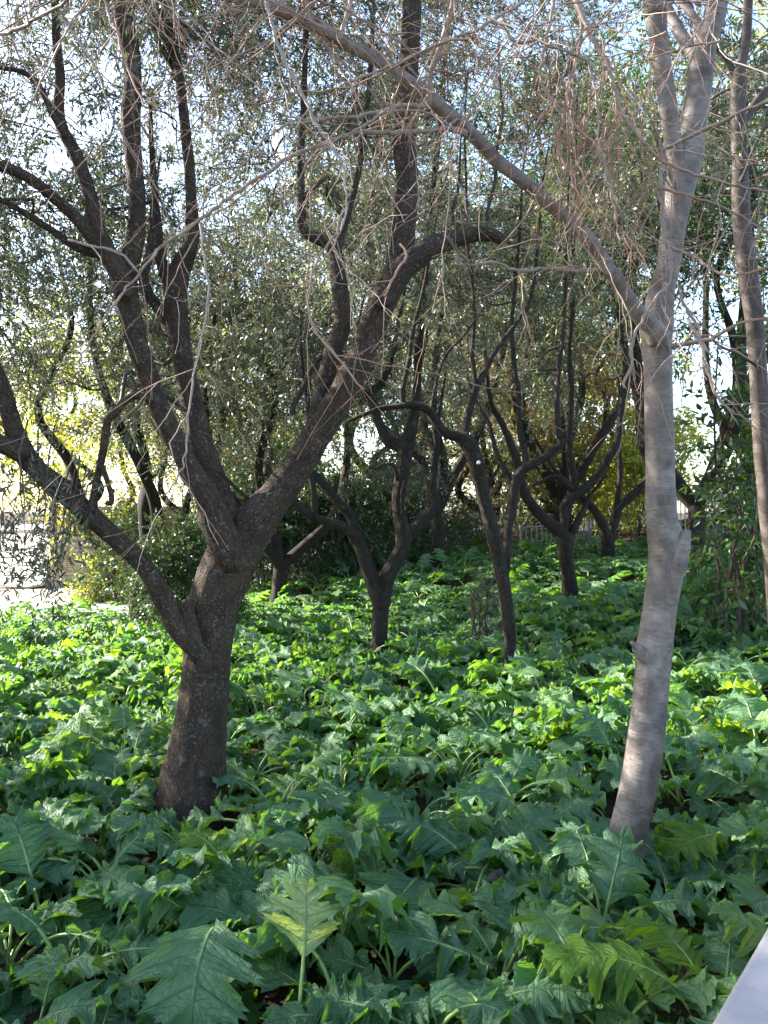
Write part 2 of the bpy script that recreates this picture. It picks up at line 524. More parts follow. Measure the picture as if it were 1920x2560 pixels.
def path_edge(x):                                   # front edge of the gravel walk on the left
    return 14.3 + .35 * np.sin(x * .6) + np.clip(x + 4.2, 0, 9) * 1.6


def path_sheet():
    xs = np.arange(-70, -2.4, .4); k = np.linspace(0, 1, 40) ** 1.6
    X = np.repeat(xs[None, :], 40, 0)
    y0 = path_edge(xs); y1 = np.full_like(xs, 20.6) + np.where(xs < -9.2, 110, 0)
    Y = y0[None, :] + (y1 - y0)[None, :] * k[:, None]
    Z = ground_z(X, Y) + .012
    V = np.stack([X, Y, Z], -1).reshape(-1, 3)
    nx = len(xs)
    i = np.arange(39)[:, None] * nx; j = np.arange(nx - 1)[None, :]
    F = np.stack([i + j, i + j + 1, i + nx + j + 1, i + nx + j], -1).reshape(-1, 4)
    a = Acc(); a.add(V, F)
    o = a.build('gravel_path', M_GRAVEL, bark=False, tint=False); o['kind'] = 'structure'


path_sheet()

# ------------------------------------------------------------------ leaves on sprigs
def sprig_cloud(acc, C, D, per, LL, LW, TL, droop=.5, two=True, twig=True, m_leaf=0, m_twig=1, tint_shift=0.0, spreadang=.9, r=None):
    """C sprig roots (n,3), D sprig directions; each sprig is a twig of `per` leaves"""
    r = r or rng
    n = len(C)
    if n == 0:
        return
    C = np.asarray(C, float); D = unit(np.asarray(D, float))
    tl = TL * r.uniform(.6, 1.3, n)
    k = (np.arange(per) + .6) / per
    k = np.clip(k[None, :] + r.uniform(-.5, .5, (n, per)) / per, .08, 1.0)
    pos = C[:, None, :] + D[:, None, :] * (k * tl[:, None])[:, :, None]
    pos[:, :, 2] -= droop * (k ** 2) * tl[:, None]
    dirn = D[:, None, :].repeat(per, 1).copy(); dirn[:, :, 2] -= 1.6 * droop * k
    dirn = unit(dirn)
    rnd = unit(r.standard_normal((n, per, 3)))
    rnd = unit(rnd - dirn * (rnd * dirn).sum(-1, keepdims=True))
    ax = unit(dirn * r.uniform(.35, 1.0, (n, per, 1)) + rnd * spreadang)
    ax[:, :, 2] -= .15
    ax = unit(ax)
    q = unit(r.standard_normal((n, per, 3)) * .8 + np.array([0, 0, 1.0]))
    side = unit(np.cross(ax, q)); nor = np.cross(side, ax)
    s = r.uniform(.65, 1.2, (n, per))
    L = (LL * s)[:, :, None]; W = (LW * s * r.uniform(.8, 1.2, (n, per)))[:, :, None] * .5
    curl = r.uniform(-.12, .18, (n, per))[:, :, None]
    base = pos; tip = pos + ax * L + nor * L * curl
    tint = np.clip(r.uniform(0, 1, (n, per)) * .75 + r.uniform(0, .25, (n, 1)) + tint_shift, 0, 1)
    if two:
        a1 = pos + ax * L * .34 + nor * W * .35; a2 = pos + ax * L * .70 + nor * (W * .3 + L * curl * .5)
        V = np.stack([base, a1 + side * W, a2 + side * W * .72, tip, a2 - side * W * .72, a1 - side * W], 2).reshape(-1, 3)
        N = n * per
        o = (np.arange(N) * 6)[:, None]
        F = np.concatenate([o + np.array([[0, 1, 2, 3]]), o + np.array([[0, 3, 4, 5]])], 0)
        acc.add(V, F, m_leaf, np.repeat(tint.ravel(), 6))
    else:
        a1 = pos + ax * L * .48 + nor * W * .4
        V = np.stack([base, a1 + side * W, tip, a1 - side * W], 2).reshape(-1, 3)
        N = n * per
        F = (np.arange(N) * 4)[:, None] + np.array([[0, 1, 2, 3]])
        acc.add(V, F, m_leaf, np.repeat(tint.ravel(), 4))
    if twig:
        w = .0022 + .0006 * TL
        e1 = unit(np.cross(D, r.standard_normal((n, 3)))); e2 = np.cross(D, e1)
        kk = np.array([0, 1.0])
        ring = []
        for q_ in kk:
            c = C + D * (tl * q_)[:, None]; c[:, 2] -= droop * q_ ** 2 * tl
            rad = w * (1.15 - .8 * q_)
            for a in range(3):
                an = a * 2.0944
                ring.append(c + (e1 * math.cos(an) + e2 * math.sin(an)) * rad)
        V = np.stack(ring, 1).reshape(-1, 3)
        F = []
        for g in range(1):
            for a in range(3):
                F.append([g * 3 + a, g * 3 + (a + 1) % 3, g * 3 + 3 + (a + 1) % 3, g * 3 + 3 + a])
        F = ((np.arange(n) * 6)[:, None, None] + np.array(F)[None]).reshape(-1, 4)
        acc.add(V, F, m_twig, np.repeat(r.uniform(0, 1, n), 6))


def wiggle(p0, p1, r, bulge=.25, n=7, amp=.06, up=.3):
    p0 = np.asarray(p0, float); p1 = np.asarray(p1, float)
    d = p1 - p0; L = np.linalg.norm(d)
    t = np.linspace(0, 1, n)[:, None]
    off = np.array([r.uniform(-1, 1), r.uniform(-1, 1), up + r.uniform(-.3, .5)]) * bulge * L
    p = p0 + d * t + off * (t * (1 - t)) * 2
    p[1:-1] += r.standard_normal((n - 2, 3)) * amp * L
    return p


# ------------------------------------------------------------------ traced trees
WS = 1.0


def trace(pts, Y0, Y1, extend=0.0, ws=1.0):
    """pts (px, py, width_px) -> 3D path and radii, depth running from Y0 to Y1"""
    n = len(pts)
    d = np.concatenate([[0], np.cumsum([math.hypot(pts[i + 1][0] - pts[i][0], pts[i + 1][1] - pts[i][1]) for i in range(n - 1)])])
    d /= d[-1]
    p, r = [], []
    for (x, y, w), k in zip(pts, d):
        Y = Y0 + (Y1 - Y0) * k
        p.append(P(x, y, Y)); r.append(w * ws * WS / 2 / FPX * Y)
    if extend > 0:
        v = unit(p[-1] - p[-2]); v[2] = abs(v[2]) + .2
        p.append(p[-1] + unit(v) * extend * .5); r.append(r[-1] * .7)
        p.append(p[-1] + unit(v + np.array([.1, .05, .1])) * extend * .5); r.append(r[-1] * .45)
    return np.array(p), np.array(r)


def limb_mesh(path, rad, lump, ridge, step, sides):
    a = Acc()
    p, r = smoothpath(path, rad, step)
    tube(a, p, r, sides, lump, 0, 0.0, True, ridge)
    return a


def clump_region(x0, x1, y0, y1, Y0, Y1, n, rad, ns):
    return ('box', x0, x1, y0, y1, Y0, Y1, n, rad, ns)


def make_tree(name, label, cat, base, limbs, regions, mat, leaf_mat, group=None, LL=.058, LW=.0135, per=22, TL=.30, two=True,
              droop=.55, lump=.05, ridge=.02, step=.035, sides=20, seed=1, branch_r=.012, extra=None, tint_shift=0.0, twigs=True, branch_mat=None):
    r = np.random.default_rng(seed)
    root = thing(name, label, cat, base, group)
    sample = []
    for i, (kind, pts, Y0, Y1, ext) in enumerate(limbs):
        p, rd = trace(pts, Y0, Y1, ext)
        a = limb_mesh(p, rd, lump, ridge, step, sides if rd.max() > .05 else max(10, sides // 2))
        a.build(kind, mat, root)
        pp, rr = smoothpath(p, rd, .12)
        if kind != 'trunk' or i > 0 or len(pts) > 6:
            h = int(len(pp) * .25)
            sample.append(np.column_stack([pp[h:], rr[h:]]))
    S = np.vstack(sample)
    leaves = Acc(); br = Acc()
    for reg in regions:
        _, x0, x1, y0, y1, Y0, Y1, n, rad, ns = reg
        n = int(round(n * DENS)); ns = int(ns * 1.08)
        for _ in range(n):
            c = P(r.uniform(x0, x1), r.uniform(y0, y1), r.uniform(Y0, Y1))
            c[2] = max(c[2], 1.0)
            dist = np.linalg.norm(S[:, :3] - c, axis=1) + np.maximum(0, S[:, 2] - c[2]) * .6
            j = int(np.argmin(dist + r.uniform(0, .5, len(dist))))
            bp = wiggle(S[j, :3], c, r)
            r0 = min(branch_r * (1 + .35 * np.linalg.norm(c - S[j, :3])), S[j, 3] * .6)
            pp, rr = smoothpath(bp, np.linspace(r0, .004, len(bp)), .12)
            tube(br, pp, rr, 6, .05, 0, r.uniform(0, 1), False)
            k = max(3, ns // 9)
            ends = c + r.standard_normal((k, 3)) * rad * np.array([1, 1, .75])
            for e in ends:                                # twigs that carry the sprigs
                q = wiggle(bp[-2] if r.random() < .5 else c, e, r, .2, 5, .07, .1)
                tube(br, q, np.linspace(.0055, .0025, 5), 4, 0, 0, r.uniform(0, 1), False)
            idx = r.integers(0, k, ns)
            tpar = r.uniform(.2, 1.0, (ns, 1))
            roots = c + (ends[idx] - c) * tpar + r.standard_normal((ns, 3)) * rad * .16
            D = unit(ends[idx] - c) * .8 + r.standard_normal((ns, 3)) * .75
            D[:, 2] -= .12
            sprig_cloud(leaves, roots, D, per, LL, LW, TL, droop, two, twigs, tint_shift=tint_shift, r=r)
    if extra:
        extra(root, leaves, br, r)
    if leaves.n:
        leaves.build('crown', [leaf_mat, M_BRANCH], root, bark=False)
    if br.n:
        o = br.build('branches', branch_mat or M_BRANCH, root); o['kind'] = 'stuff'
    return root


DENS = 1.15
G_OLIVE = 'olive trees of the grove'
BX = clump_region

# --- the big olive on the left
T1 = [('trunk', [(478, 2120, 215), (480, 2010, 190), (483, 1945, 166), (494, 1860, 142), (505, 1760, 127), (513, 1680, 120), (522, 1598, 120), (533, 1510, 130), (558, 1440, 134), (590, 1375, 132), (632, 1312, 112), (694, 1235, 82),
                 (750, 1155, 75), (800, 1075, 71), (855, 985, 68), (905, 880, 66), (935, 800, 68), (965, 735, 71), (995, 680, 68), (1007, 602, 62), (1018, 463, 54), (1012, 380, 58), (1013, 289, 50), (1024, 150, 48), (1030, 20, 46)], 5.0, 5.5, 2.2),
      ('limb', [(518, 1670, 40), (484, 1615, 56), (446, 1572, 53), (405, 1490, 50), (370, 1430, 46), (330, 1384, 45), (278, 1335, 46), (220, 1285, 51), (174, 1248, 46), (104, 1185, 50), (55, 1125, 55), (28, 1050, 44), (8, 975, 38), (-25, 900, 36), (-80, 800, 30)], 4.98, 4.6, 1.5),
      ('limb', [(60, 1135, 50), (20, 1118, 44), (-40, 1085, 40), (-120, 1040, 30)], 4.62, 4.4, .8),
      ('limb', [(590, 1420, 60), (562, 1352, 80), (538, 1300, 78), (521, 1248, 64), (500, 1210, 57), (474, 1170, 53), (428, 1080, 51), (393, 1008, 50), (368, 935, 52), (345, 865, 52), (328, 790, 54), (316, 725, 60), (318, 660, 60), (338, 600, 46), (344, 500, 40), (338, 430, 38), (333, 390, 42), (327, 289, 48), (332, 200, 42), (324, 116, 44), (308, 50, 50), (300, -20, 46)], 5.03, 4.7, 2.0),
      ('limb', [(318, 735, 54), (290, 670, 50), (262, 620, 46), (245, 585, 42), (231, 521, 36), (214, 451, 34), (185, 376, 32), (156, 324, 30), (147, 275, 26), (150, 191, 24), (142, 116, 22), (139, 46, 20), (136, -20, 20)], 4.75, 4.5, 1.5),
      ('limb', [(262, 640, 40), (231, 596, 32), (191, 545, 30), (139, 498, 28), (75, 446, 26), (0, 415, 26), (-90, 385, 22)], 4.72, 4.3, .8),
      ('limb', [(168, 345, 22), (130, 283, 17), (98, 214, 14), (52, 179, 12), (0, 170, 10)], 4.6, 4.4, 0),
      ('limb', [(280, 640, 30), (200, 620, 24), (120, 570, 18), (40, 520, 15), (-40, 480, 12)], 4.8, 4.6, 0),
      ('limb', [(575, 1330, 70), (555, 1262, 72), (538, 1215, 70), (521, 1168, 66), (498, 1100, 62), (480, 1016, 56), (463, 929, 50), (450, 860, 54), (442, 790, 54), (440, 727, 58), (452, 672, 52), (478, 608, 36), (480, 550, 32), (477, 492, 28), (472, 405, 27), (460, 289, 25), (446, 174, 23), (428, 87, 25), (414, -10, 27)], 5.15, 5.5, 1.8),
      ('limb', [(448, 860, 40), (425, 815, 32), (395, 770, 29), (370, 735, 28), (358, 690, 26), (372, 640, 20), (380, 560, 15)], 5.3, 5.35, .5),
      ('limb', [(440, 720, 44), (420, 690, 40), (400, 640, 26), (395, 560, 20), (385, 470, 16), (380, 380, 14)], 5.4, 5.6, .5),
      ('limb', [(449, 200, 22), (431, 170, 15), (405, 116, 14), (388, 58, 14), (370, -10, 13)], 5.5, 5.6, .8),
      ('limb', [(955, 760, 40), (992, 690, 60), (1040, 645, 60), (1088, 613, 54), (1125, 600, 46), (1157, 592, 40), (1200, 584, 37), (1238, 590, 32), (1256, 600, 25)], 5.2, 5.35, 0),
      ('branch', [(1205, 590, 18), (1216, 560, 11), (1222, 515, 10), (1238, 450, 9), (1242, 380, 8), (1256, 290, 7), (1250, 200, 6)], 5.33, 5.6, .4),
      ('branch', [(1130, 600, 18), (1140, 570, 10), (1132, 530, 9), (1146, 470, 8), (1150, 400, 6)], 5.3, 5.4, .3),
      ('limb', [(775, 1120, 50), (798, 1020, 44), (820, 930, 42), (836, 865, 44), (856, 812, 44), (851, 735, 42), (843, 665, 40), (838, 630, 34), (812, 606, 30), (780, 590, 28), (758, 570, 24), (752, 492, 22), (752, 420, 20), (754, 347, 17), (760, 240, 15), (764, 100, 14), (768, -20, 13)], 5.35, 5.8, 1.0),
      ('limb', [(838, 640, 26), (850, 600, 20), (868, 540, 17), (890, 460, 16), (905, 380, 14), (920, 250, 13), (930, 100, 12)], 5.5, 5.9, .8),
      ('stub', [(492, 1640, 50), (478, 1570, 40), (470, 1525, 30), (466, 1500, 20)], 4.96, 4.93, 0),
      ('branch', [(232, 1285, 26), (236, 1225, 18), (250, 1168, 19), (257, 1130, 20), (264, 1085, 21), (272, 1045, 19), (290, 1030, 18), (312, 1003, 20), (335, 988, 20), (358, 992, 18), (380, 1005, 14)], 4.78, 4.85, 0),
      ('branch', [(254, 1165, 16), (264, 1190, 14), (272, 1215, 14), (279, 1240, 14), (276, 1260, 13), (265, 1256, 12)], 4.76, 4.7, 0),
      ('branch', [(210, 1285, 20), (196, 1240, 13), (180, 1212, 12), (155, 1196, 12), (125, 1175, 10), (95, 1150, 8)], 4.8, 4.9, 0),
      ('branch', [(690, 1255, 26), (660, 1252, 18), (628, 1250, 16), (610, 1248, 14)], 5.2, 5.15, 0),
      ('branch', [(625, 1250, 10), (600, 1228, 10), (570, 1200, 8), (545, 1175, 7)], 5.15, 5.0, 0),
      ('branch', [(730, 1035, 14), (735, 1010, 13), (755, 975, 13), (775, 930, 12), (800, 895, 11), (815, 880, 8)], 5.4, 5.5, 0),
      ]


def spray(px0, px1, py0, py1, Y0, Y1, n, ns, LL, TL=.35, rad=.22):
    """hanging leafy sprays given by their place"""
    def f(root, leaves, br, r):
        for _ in range(n):
            c = P(r.uniform(px0, px1), r.uniform(py0, py1), r.uniform(Y0, Y1))
            top = c + np.array([r.uniform(-.3, .3), r.uniform(-.2, .2), r.uniform(.3, .7)])
            q = wiggle(top, c - np.array([0, 0, .1]), r, .15, 6, .04, 0)
            tube(br, q, np.linspace(.006, .002, 6), 4, 0, 0, .5, False)
            roots = q[r.integers(0, 6, ns)] + r.standard_normal((ns, 3)) * rad * .35
            D = r.standard_normal((ns, 3)); D[:, 2] -= .9
            sprig_cloud(leaves, roots, D, 14, LL, LL * .23, TL, .5, True, True, r=r)
    return f


def many(*fs):
    def f(root, leaves, br, r):
        for g in fs: g(root, leaves, br, r)
    return f


tree1 = make_tree('olive_tree', 'largest olive tree, thick dark leaning trunk forking low at left of the grove', 'tree', P(483, 1950, 5.0) - np.array([0, 0, .3]), T1,
                  [BX(-150, 620, -900, 60, 4.6, 7.0, 17, .50, 62), BX(-150, 620, 20, 560, 5.0, 7.2, 18, .42, 56), BX(560, 1200, -800, 200, 5.2, 7.5, 15, .48, 58), BX(150, 620, -700, 60, 7.2, 9.0, 12, .5, 56),
                   BX(640, 1080, 150, 700, 5.8, 7.4, 7, .40, 44), BX(-200, 260, 500, 780, 4.8, 6.2, 4, .35, 40), BX(200, 430, 720, 1050, 5.6, 7.0, 5, .33, 34), BX(-200, 60, 1050, 1180, 4.8, 5.8, 2, .28, 26)],
                  M_OLIVE, M_OLEAF, G_OLIVE, two=False, seed=5, sides=26, step=.032, lump=.035, ridge=.013,
                  extra=many(spray(-60, 150, 1230, 1360, 4.3, 5.2, 6, 7, .062, rad=.22), spray(40, 160, 1300, 1450, 4.4, 4.9, 5, 6, .066, rad=.13), spray(0, 60, 1280, 1400, 4.2, 4.6, 3, 6, .066)))

# --- second olive, left of centre
T2 = [('trunk', [(945, 1690, 62), (949, 1620, 50), (949, 1597, 46), (952, 1540, 45), (955, 1500, 52), (966, 1450, 50), (980, 1420, 46), (996, 1390, 44), (1008, 1350, 44), (1003, 1310, 40), (994, 1265, 36), (1000, 1215, 40), (1008, 1170, 42), (1014, 1120, 50),
                 (1026, 1080, 34), (1036, 1030, 28), (1042, 980, 26), (1047, 868, 24), (1056, 780, 22), (1062, 700, 20), (1070, 600, 18), (1085, 450, 16), (1100, 300, 14)], 9.0, 9.3, 1.5),
      ('limb', [(955, 1520, 46), (936, 1470, 44), (918, 1420, 40), (905, 1380, 37), (893, 1342, 36), (884, 1310, 30), (872, 1285, 30), (850, 1262, 28), (825, 1230, 26), (800, 1200, 24), (775, 1170, 20), (760, 1120, 16), (770, 1040, 14), (760, 950, 12)], 9.0, 8.9, .8),
      ('limb', [(893, 1350, 34), (872, 1325, 30), (845, 1312, 28), (812, 1303, 26), (780, 1290, 24), (752, 1270, 22), (730, 1250, 18)], 8.95, 8.6, .5),
      ('limb', [(790, 1300, 14), (786, 1260, 22), (782, 1220, 20), (775, 1180, 18), (766, 1120, 14), (770, 1040, 12)], 8.7, 8.8, .5),
      ('limb', [(1014, 1125, 44), (995, 1112, 34), (970, 1100, 34), (955, 1075, 30), (940, 1035, 26), (925, 1000, 24), (935, 975, 22), (955, 955, 22), (968, 925, 20), (980, 885, 18), (992, 830, 15), (1005, 760, 12), (1015, 650, 10)], 9.15, 9.6, .8),
      ('limb', [(925, 1005, 20), (905, 970, 18), (890, 940, 16), (880, 900, 12), (890, 850, 10)], 9.3, 9.1, .6),
      ('limb', [(1003, 1360, 34), (1025, 1335, 34), (1050, 1308, 34), (1075, 1280, 34), (1090, 1255, 30), (1082, 1225, 24), (1085, 1190, 20), (1092, 1120, 16)], 9.1, 9.5, 1.0),
      ('branch', [(995, 1200, 14), (985, 1165, 10), (960, 1162, 8), (940, 1172, 7), (922, 1168, 5)], 9.0, 8.8, 0),
      ('branch', [(1008, 1290, 10), (1004, 1240, 8), (1012, 1200, 7)], 8.85, 8.8, 0)]
WS = .86
DENS = 1.45
make_tree('olive_tree', 'dark olive with short trunk and wide V fork, just right of the largest olive', 'tree', P(949, 1620, 9.0) - np.array([0, 0, .2]), T2,
          [BX(640, 1180, -300, 300, 8.5, 11, 11, .60, 50), BX(600, 1150, 300, 800, 8.8, 11, 14, .52, 42), BX(560, 1000, 800, 1100, 9.2, 11, 8, .42, 32), BX(900, 1160, 950, 1230, 9.5, 10.5, 4, .35, 24)],
          M_OLIVE_B, M_OLEAF, G_OLIVE, LL=.068, LW=.017, two=False, seed=8, sides=16, step=.05, lump=.085, ridge=.03)

# --- third olive, slender
T3 = [('trunk', [(1279, 1760, 44), (1277, 1680, 36), (1274, 1626, 33), (1271, 1560, 37), (1266, 1505, 38), (1259, 1455, 39), (1248, 1405, 38), (1234, 1345, 40), (1222, 1295, 40), (1210, 1250, 38), (1202, 1210, 40), (1192, 1169, 42), (1182, 1130, 46), (1165, 1102, 46),
                 (1142, 1090, 34), (1118, 1085, 28), (1100, 1068, 26), (1085, 1045, 26), (1070, 1025, 25), (1050, 1016, 23), (1030, 1013, 21), (1008, 1014, 19), (984, 1018, 18), (950, 1022, 15), (915, 1035, 12), (870, 1052, 9)], 8.0, 7.7, 0),
      ('limb', [(1160, 1105, 40), (1163, 1080, 26), (1170, 1040, 22), (1180, 1000, 20), (1191, 970, 20), (1212, 930, 18), (1232, 889, 16), (1255, 855, 14), (1278, 825, 14), (1300, 795, 12), (1319, 765, 11), (1335, 700, 10), (1345, 600, 9)], 7.9, 8.3, 1.2),
      ('limb', [(1190, 975, 16), (1185, 930, 14), (1180, 880, 13), (1186, 800, 12), (1180, 700, 10), (1170, 600, 9), (1165, 450, 8)], 8.0, 8.3, 1.2),
      ('limb', [(1010, 1015, 16), (1006, 985, 16), (1012, 950, 15), (1022, 900, 14), (1032, 830, 13), (1050, 760, 12), (1065, 690, 10)], 7.75, 8.0, 1.2),
      ('limb', [(1078, 1035, 12), (1082, 1000, 9), (1098, 930, 8), (1120, 880, 8), (1150, 850, 7)], 7.8, 7.9, .5),
      ('limb', [(1258, 1445, 30), (1264, 1400, 27), (1268, 1354, 27), (1272, 1310, 28), (1279, 1273, 30), (1285, 1235, 28), (1292, 1200, 28), (1302, 1180, 26), (1320, 1165, 24), (1345, 1152, 22), (1368, 1138, 22), (1390, 1120, 22), (1402, 1110, 20), (1397, 1080, 16), (1394, 1041, 15), (1393, 980, 13), (1400, 900, 12), (1410, 800, 10), (1415, 650, 9)], 8.05, 8.4, 1.2),
      ('limb', [(1318, 1170, 22), (1312, 1135, 18), (1303, 1090, 18), (1297, 1040, 17), (1295, 985, 16), (1288, 930, 15), (1283, 880, 14), (1280, 800, 12), (1290, 700, 10), (1300, 560, 9)], 8.3, 8.8, 1.2),
      ('limb', [(1285, 1225, 22), (1270, 1190, 18), (1250, 1155, 15), (1235, 1110, 14), (1222, 1060, 13), (1205, 1030, 11)], 8.3, 8.6, .5),
      ('branch', [(1216, 1240, 12), (1224, 1210, 9), (1235, 1190, 8), (1250, 1160, 6)], 7.9, 7.8, 0),
      ('branch', [(1340, 1160, 10), (1365, 1150, 8), (1400, 1130, 7), (1430, 1140, 5)], 8.2, 8.1, 0)]


def white_tag(root, leaves, br, r):
    a = Acc()
    c = P(1197, 1156, 7.62)
    n = 10
    an = np.linspace(0, 2 * np.pi, n, endpoint=False)
    rg = [c + np.column_stack([np.cos(an) * s, np.full(n, y), np.sin(an) * s * 1.15]) for s, y in ((.0005, -.010), (.013, -.010), (.016, -.005), (.016, .05))]
    V = np.vstack(rg)
    i = np.arange(3)[:, None] * n; j = np.arange(n)[None, :]
    a.add(V, np.stack([i + j, i + (j + 1) % n, i + n + (j + 1) % n, i + n + j], -1).reshape(-1, 4))
    a.build('tag', M_WHITE, root, bark=False, tint=False)


make_tree('olive_tree', 'slim olive with curved trunk and a small white tag, in centre right of the grove', 'tree', P(1275, 1650, 8.0) - np.array([0, 0, .2]), T3,
          [BX(980, 1500, -400, 200, 7.6, 10, 12, .55, 48), BX(960, 1480, 200, 640, 8.4, 10.4, 14, .48, 42), BX(1000, 1450, 640, 850, 8.8, 10.4, 6, .40, 30)],
          M_OLIVE_B, M_OLEAF, G_OLIVE, LL=.066, LW=.0165, two=False, seed=13, sides=16, step=.045, lump=.085, ridge=.03, extra=white_tag)

# --- fourth and fifth olives, deeper
T4 = [('trunk', [(1430, 1600, 62), (1428, 1530, 50), (1426, 1487, 46), (1420, 1440, 42), (1414, 1389, 42), (1411, 1355, 46), (1400, 1330, 38), (1375, 1312, 34), (1345, 1282, 32), (1322, 1250, 30), (1306, 1215, 30), (1296, 1170, 26), (1280, 1120, 22), (1255, 1060, 18), (1225, 1000, 15), (1215, 900, 12)], 12.0, 11.6, 1.2),
      ('limb', [(1412, 1360, 36), (1418, 1310, 28), (1420, 1270, 25), (1428, 1230, 24), (1436, 1200, 24), (1428, 1160, 22), (1422, 1110, 22), (1424, 1050, 20), (1428, 960, 18), (1422, 880, 16), (1428, 780, 15), (1432, 600, 13), (1438, 400, 11)], 12.0, 12.2, 1.5),
      ('limb', [(1405, 1340, 28), (1412, 1300, 26), (1410, 1270, 26), (1425, 1245, 26), (1450, 1228, 26), (1478, 1208, 26), (1500, 1180, 25), (1520, 1145, 24), (1540, 1110, 22), (1550, 1060, 20), (1557, 1000, 18), (1562, 900, 16), (1548, 800, 14), (1540, 700, 12)], 11.9, 12.3, 1.2),
      ('limb', [(1414, 1370, 30), (1432, 1330, 22), (1446, 1300, 20), (1460, 1270, 14), (1475, 1240, 12), (1495, 1215, 10)], 11.9, 12.0, .3),
      ('limb', [(1430, 1225, 20), (1410, 1205, 18), (1388, 1190, 14), (1360, 1200, 10), (1330, 1215, 8)], 12.0, 11.8, 0)]
make_tree('olive_tree', 'olive with many crossing dark stems, standing left of the smooth grey trunk', 'tree', P(1426, 1500, 12) - np.array([0, 0, .3]), T4,
          [BX(1180, 1700, -300, 300, 11, 14, 10, .75, 44), BX(1150, 1660, 300, 700, 11.5, 14, 11, .62, 36), BX(1150, 1420, 700, 1050, 12.3, 14, 6, .5, 26)],
          M_OLIVE_B, M_OLEAF, G_OLIVE, LL=.085, LW=.021, per=18, TL=.38, two=False, seed=17, sides=14, step=.07, lump=.085, ridge=.03, branch_r=.016)

T5 = [('trunk', [(1518, 1450, 48), (1519, 1400, 40), (1519, 1375, 38), (1516, 1345, 34), (1508, 1315, 26), (1492, 1285, 26), (1475, 1262, 24), (1455, 1240, 22), (1430, 1215, 18), (1400, 1190, 14), (1370, 1150, 12)], 16.0, 15.6, 1.2),
      ('limb', [(1522, 1360, 32), (1530, 1325, 28), (1540, 1290, 26), (1552, 1265, 22), (1575, 1245, 22), (1600, 1220, 20), (1625, 1180, 18), (1640, 1100, 16), (1650, 1000, 13)], 16.0, 16.3, 1.5),
      ('limb', [(1540, 1290, 20), (1545, 1240, 15), (1550, 1180, 15), (1548, 1120, 14), (1552, 1040, 12), (1545, 950, 10)], 16.1, 16.5, 1.5)]
make_tree('olive_tree', 'farthest olive in view, small V trunk before sunlit leaves beside the grey trunk', 'tree', P(1519, 1390, 16) - np.array([0, 0, .3]), T5,
          [BX(1350, 1750, 200, 600, 15.5, 19, 8, .8, 40), BX(1420, 1700, 600, 900, 16, 18, 4, .6, 26)],
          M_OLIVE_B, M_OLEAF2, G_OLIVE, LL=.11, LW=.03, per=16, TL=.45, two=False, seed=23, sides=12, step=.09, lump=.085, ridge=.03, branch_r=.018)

# --- dark smooth trunk at the right edge
TR = [('trunk', [(1950, 1560, 56), (1935, 1400, 52), (1922, 1290, 48), (1915, 1200, 45), (1906, 1132, 44), (1897, 958, 43), (1887, 814, 45), (1870, 680, 48), (1858, 590, 46), (1852, 500, 44), (1850, 405, 38), (1846, 300, 40), (1846, 230, 38), (1848, 190, 32), (1856, 150, 24), (1866, 100, 22), (1871, 0, 22)], 6.6, 6.4, 1.8),
      ('limb', [(1846, 240, 26), (1838, 195, 20), (1820, 155, 16), (1795, 125, 14), (1760, 90, 12), (1735, 40, 11), (1720, -20, 10)], 6.5, 6.3, .8),
      ('limb', [(1848, 330, 30), (1870, 290, 24), (1895, 250, 22), (1925, 215, 20), (1960, 180, 18)], 6.5, 6.6, .8),
      ('branch', [(1852, 455, 14), (1868, 420, 11), (1885, 370, 10), (1905, 330, 9), (1930, 290, 8)], 6.4, 6.3, .4),
      ('branch', [(1893, 925, 10), (1888, 910, 11), (1870, 900, 9), (1840, 882, 8), (1805, 868, 7), (1780, 850, 5)], 6.2, 5.9, 0),
      ('branch', [(1893, 910, 9), (1898, 902, 9)], 6.15, 6.1, 0)]

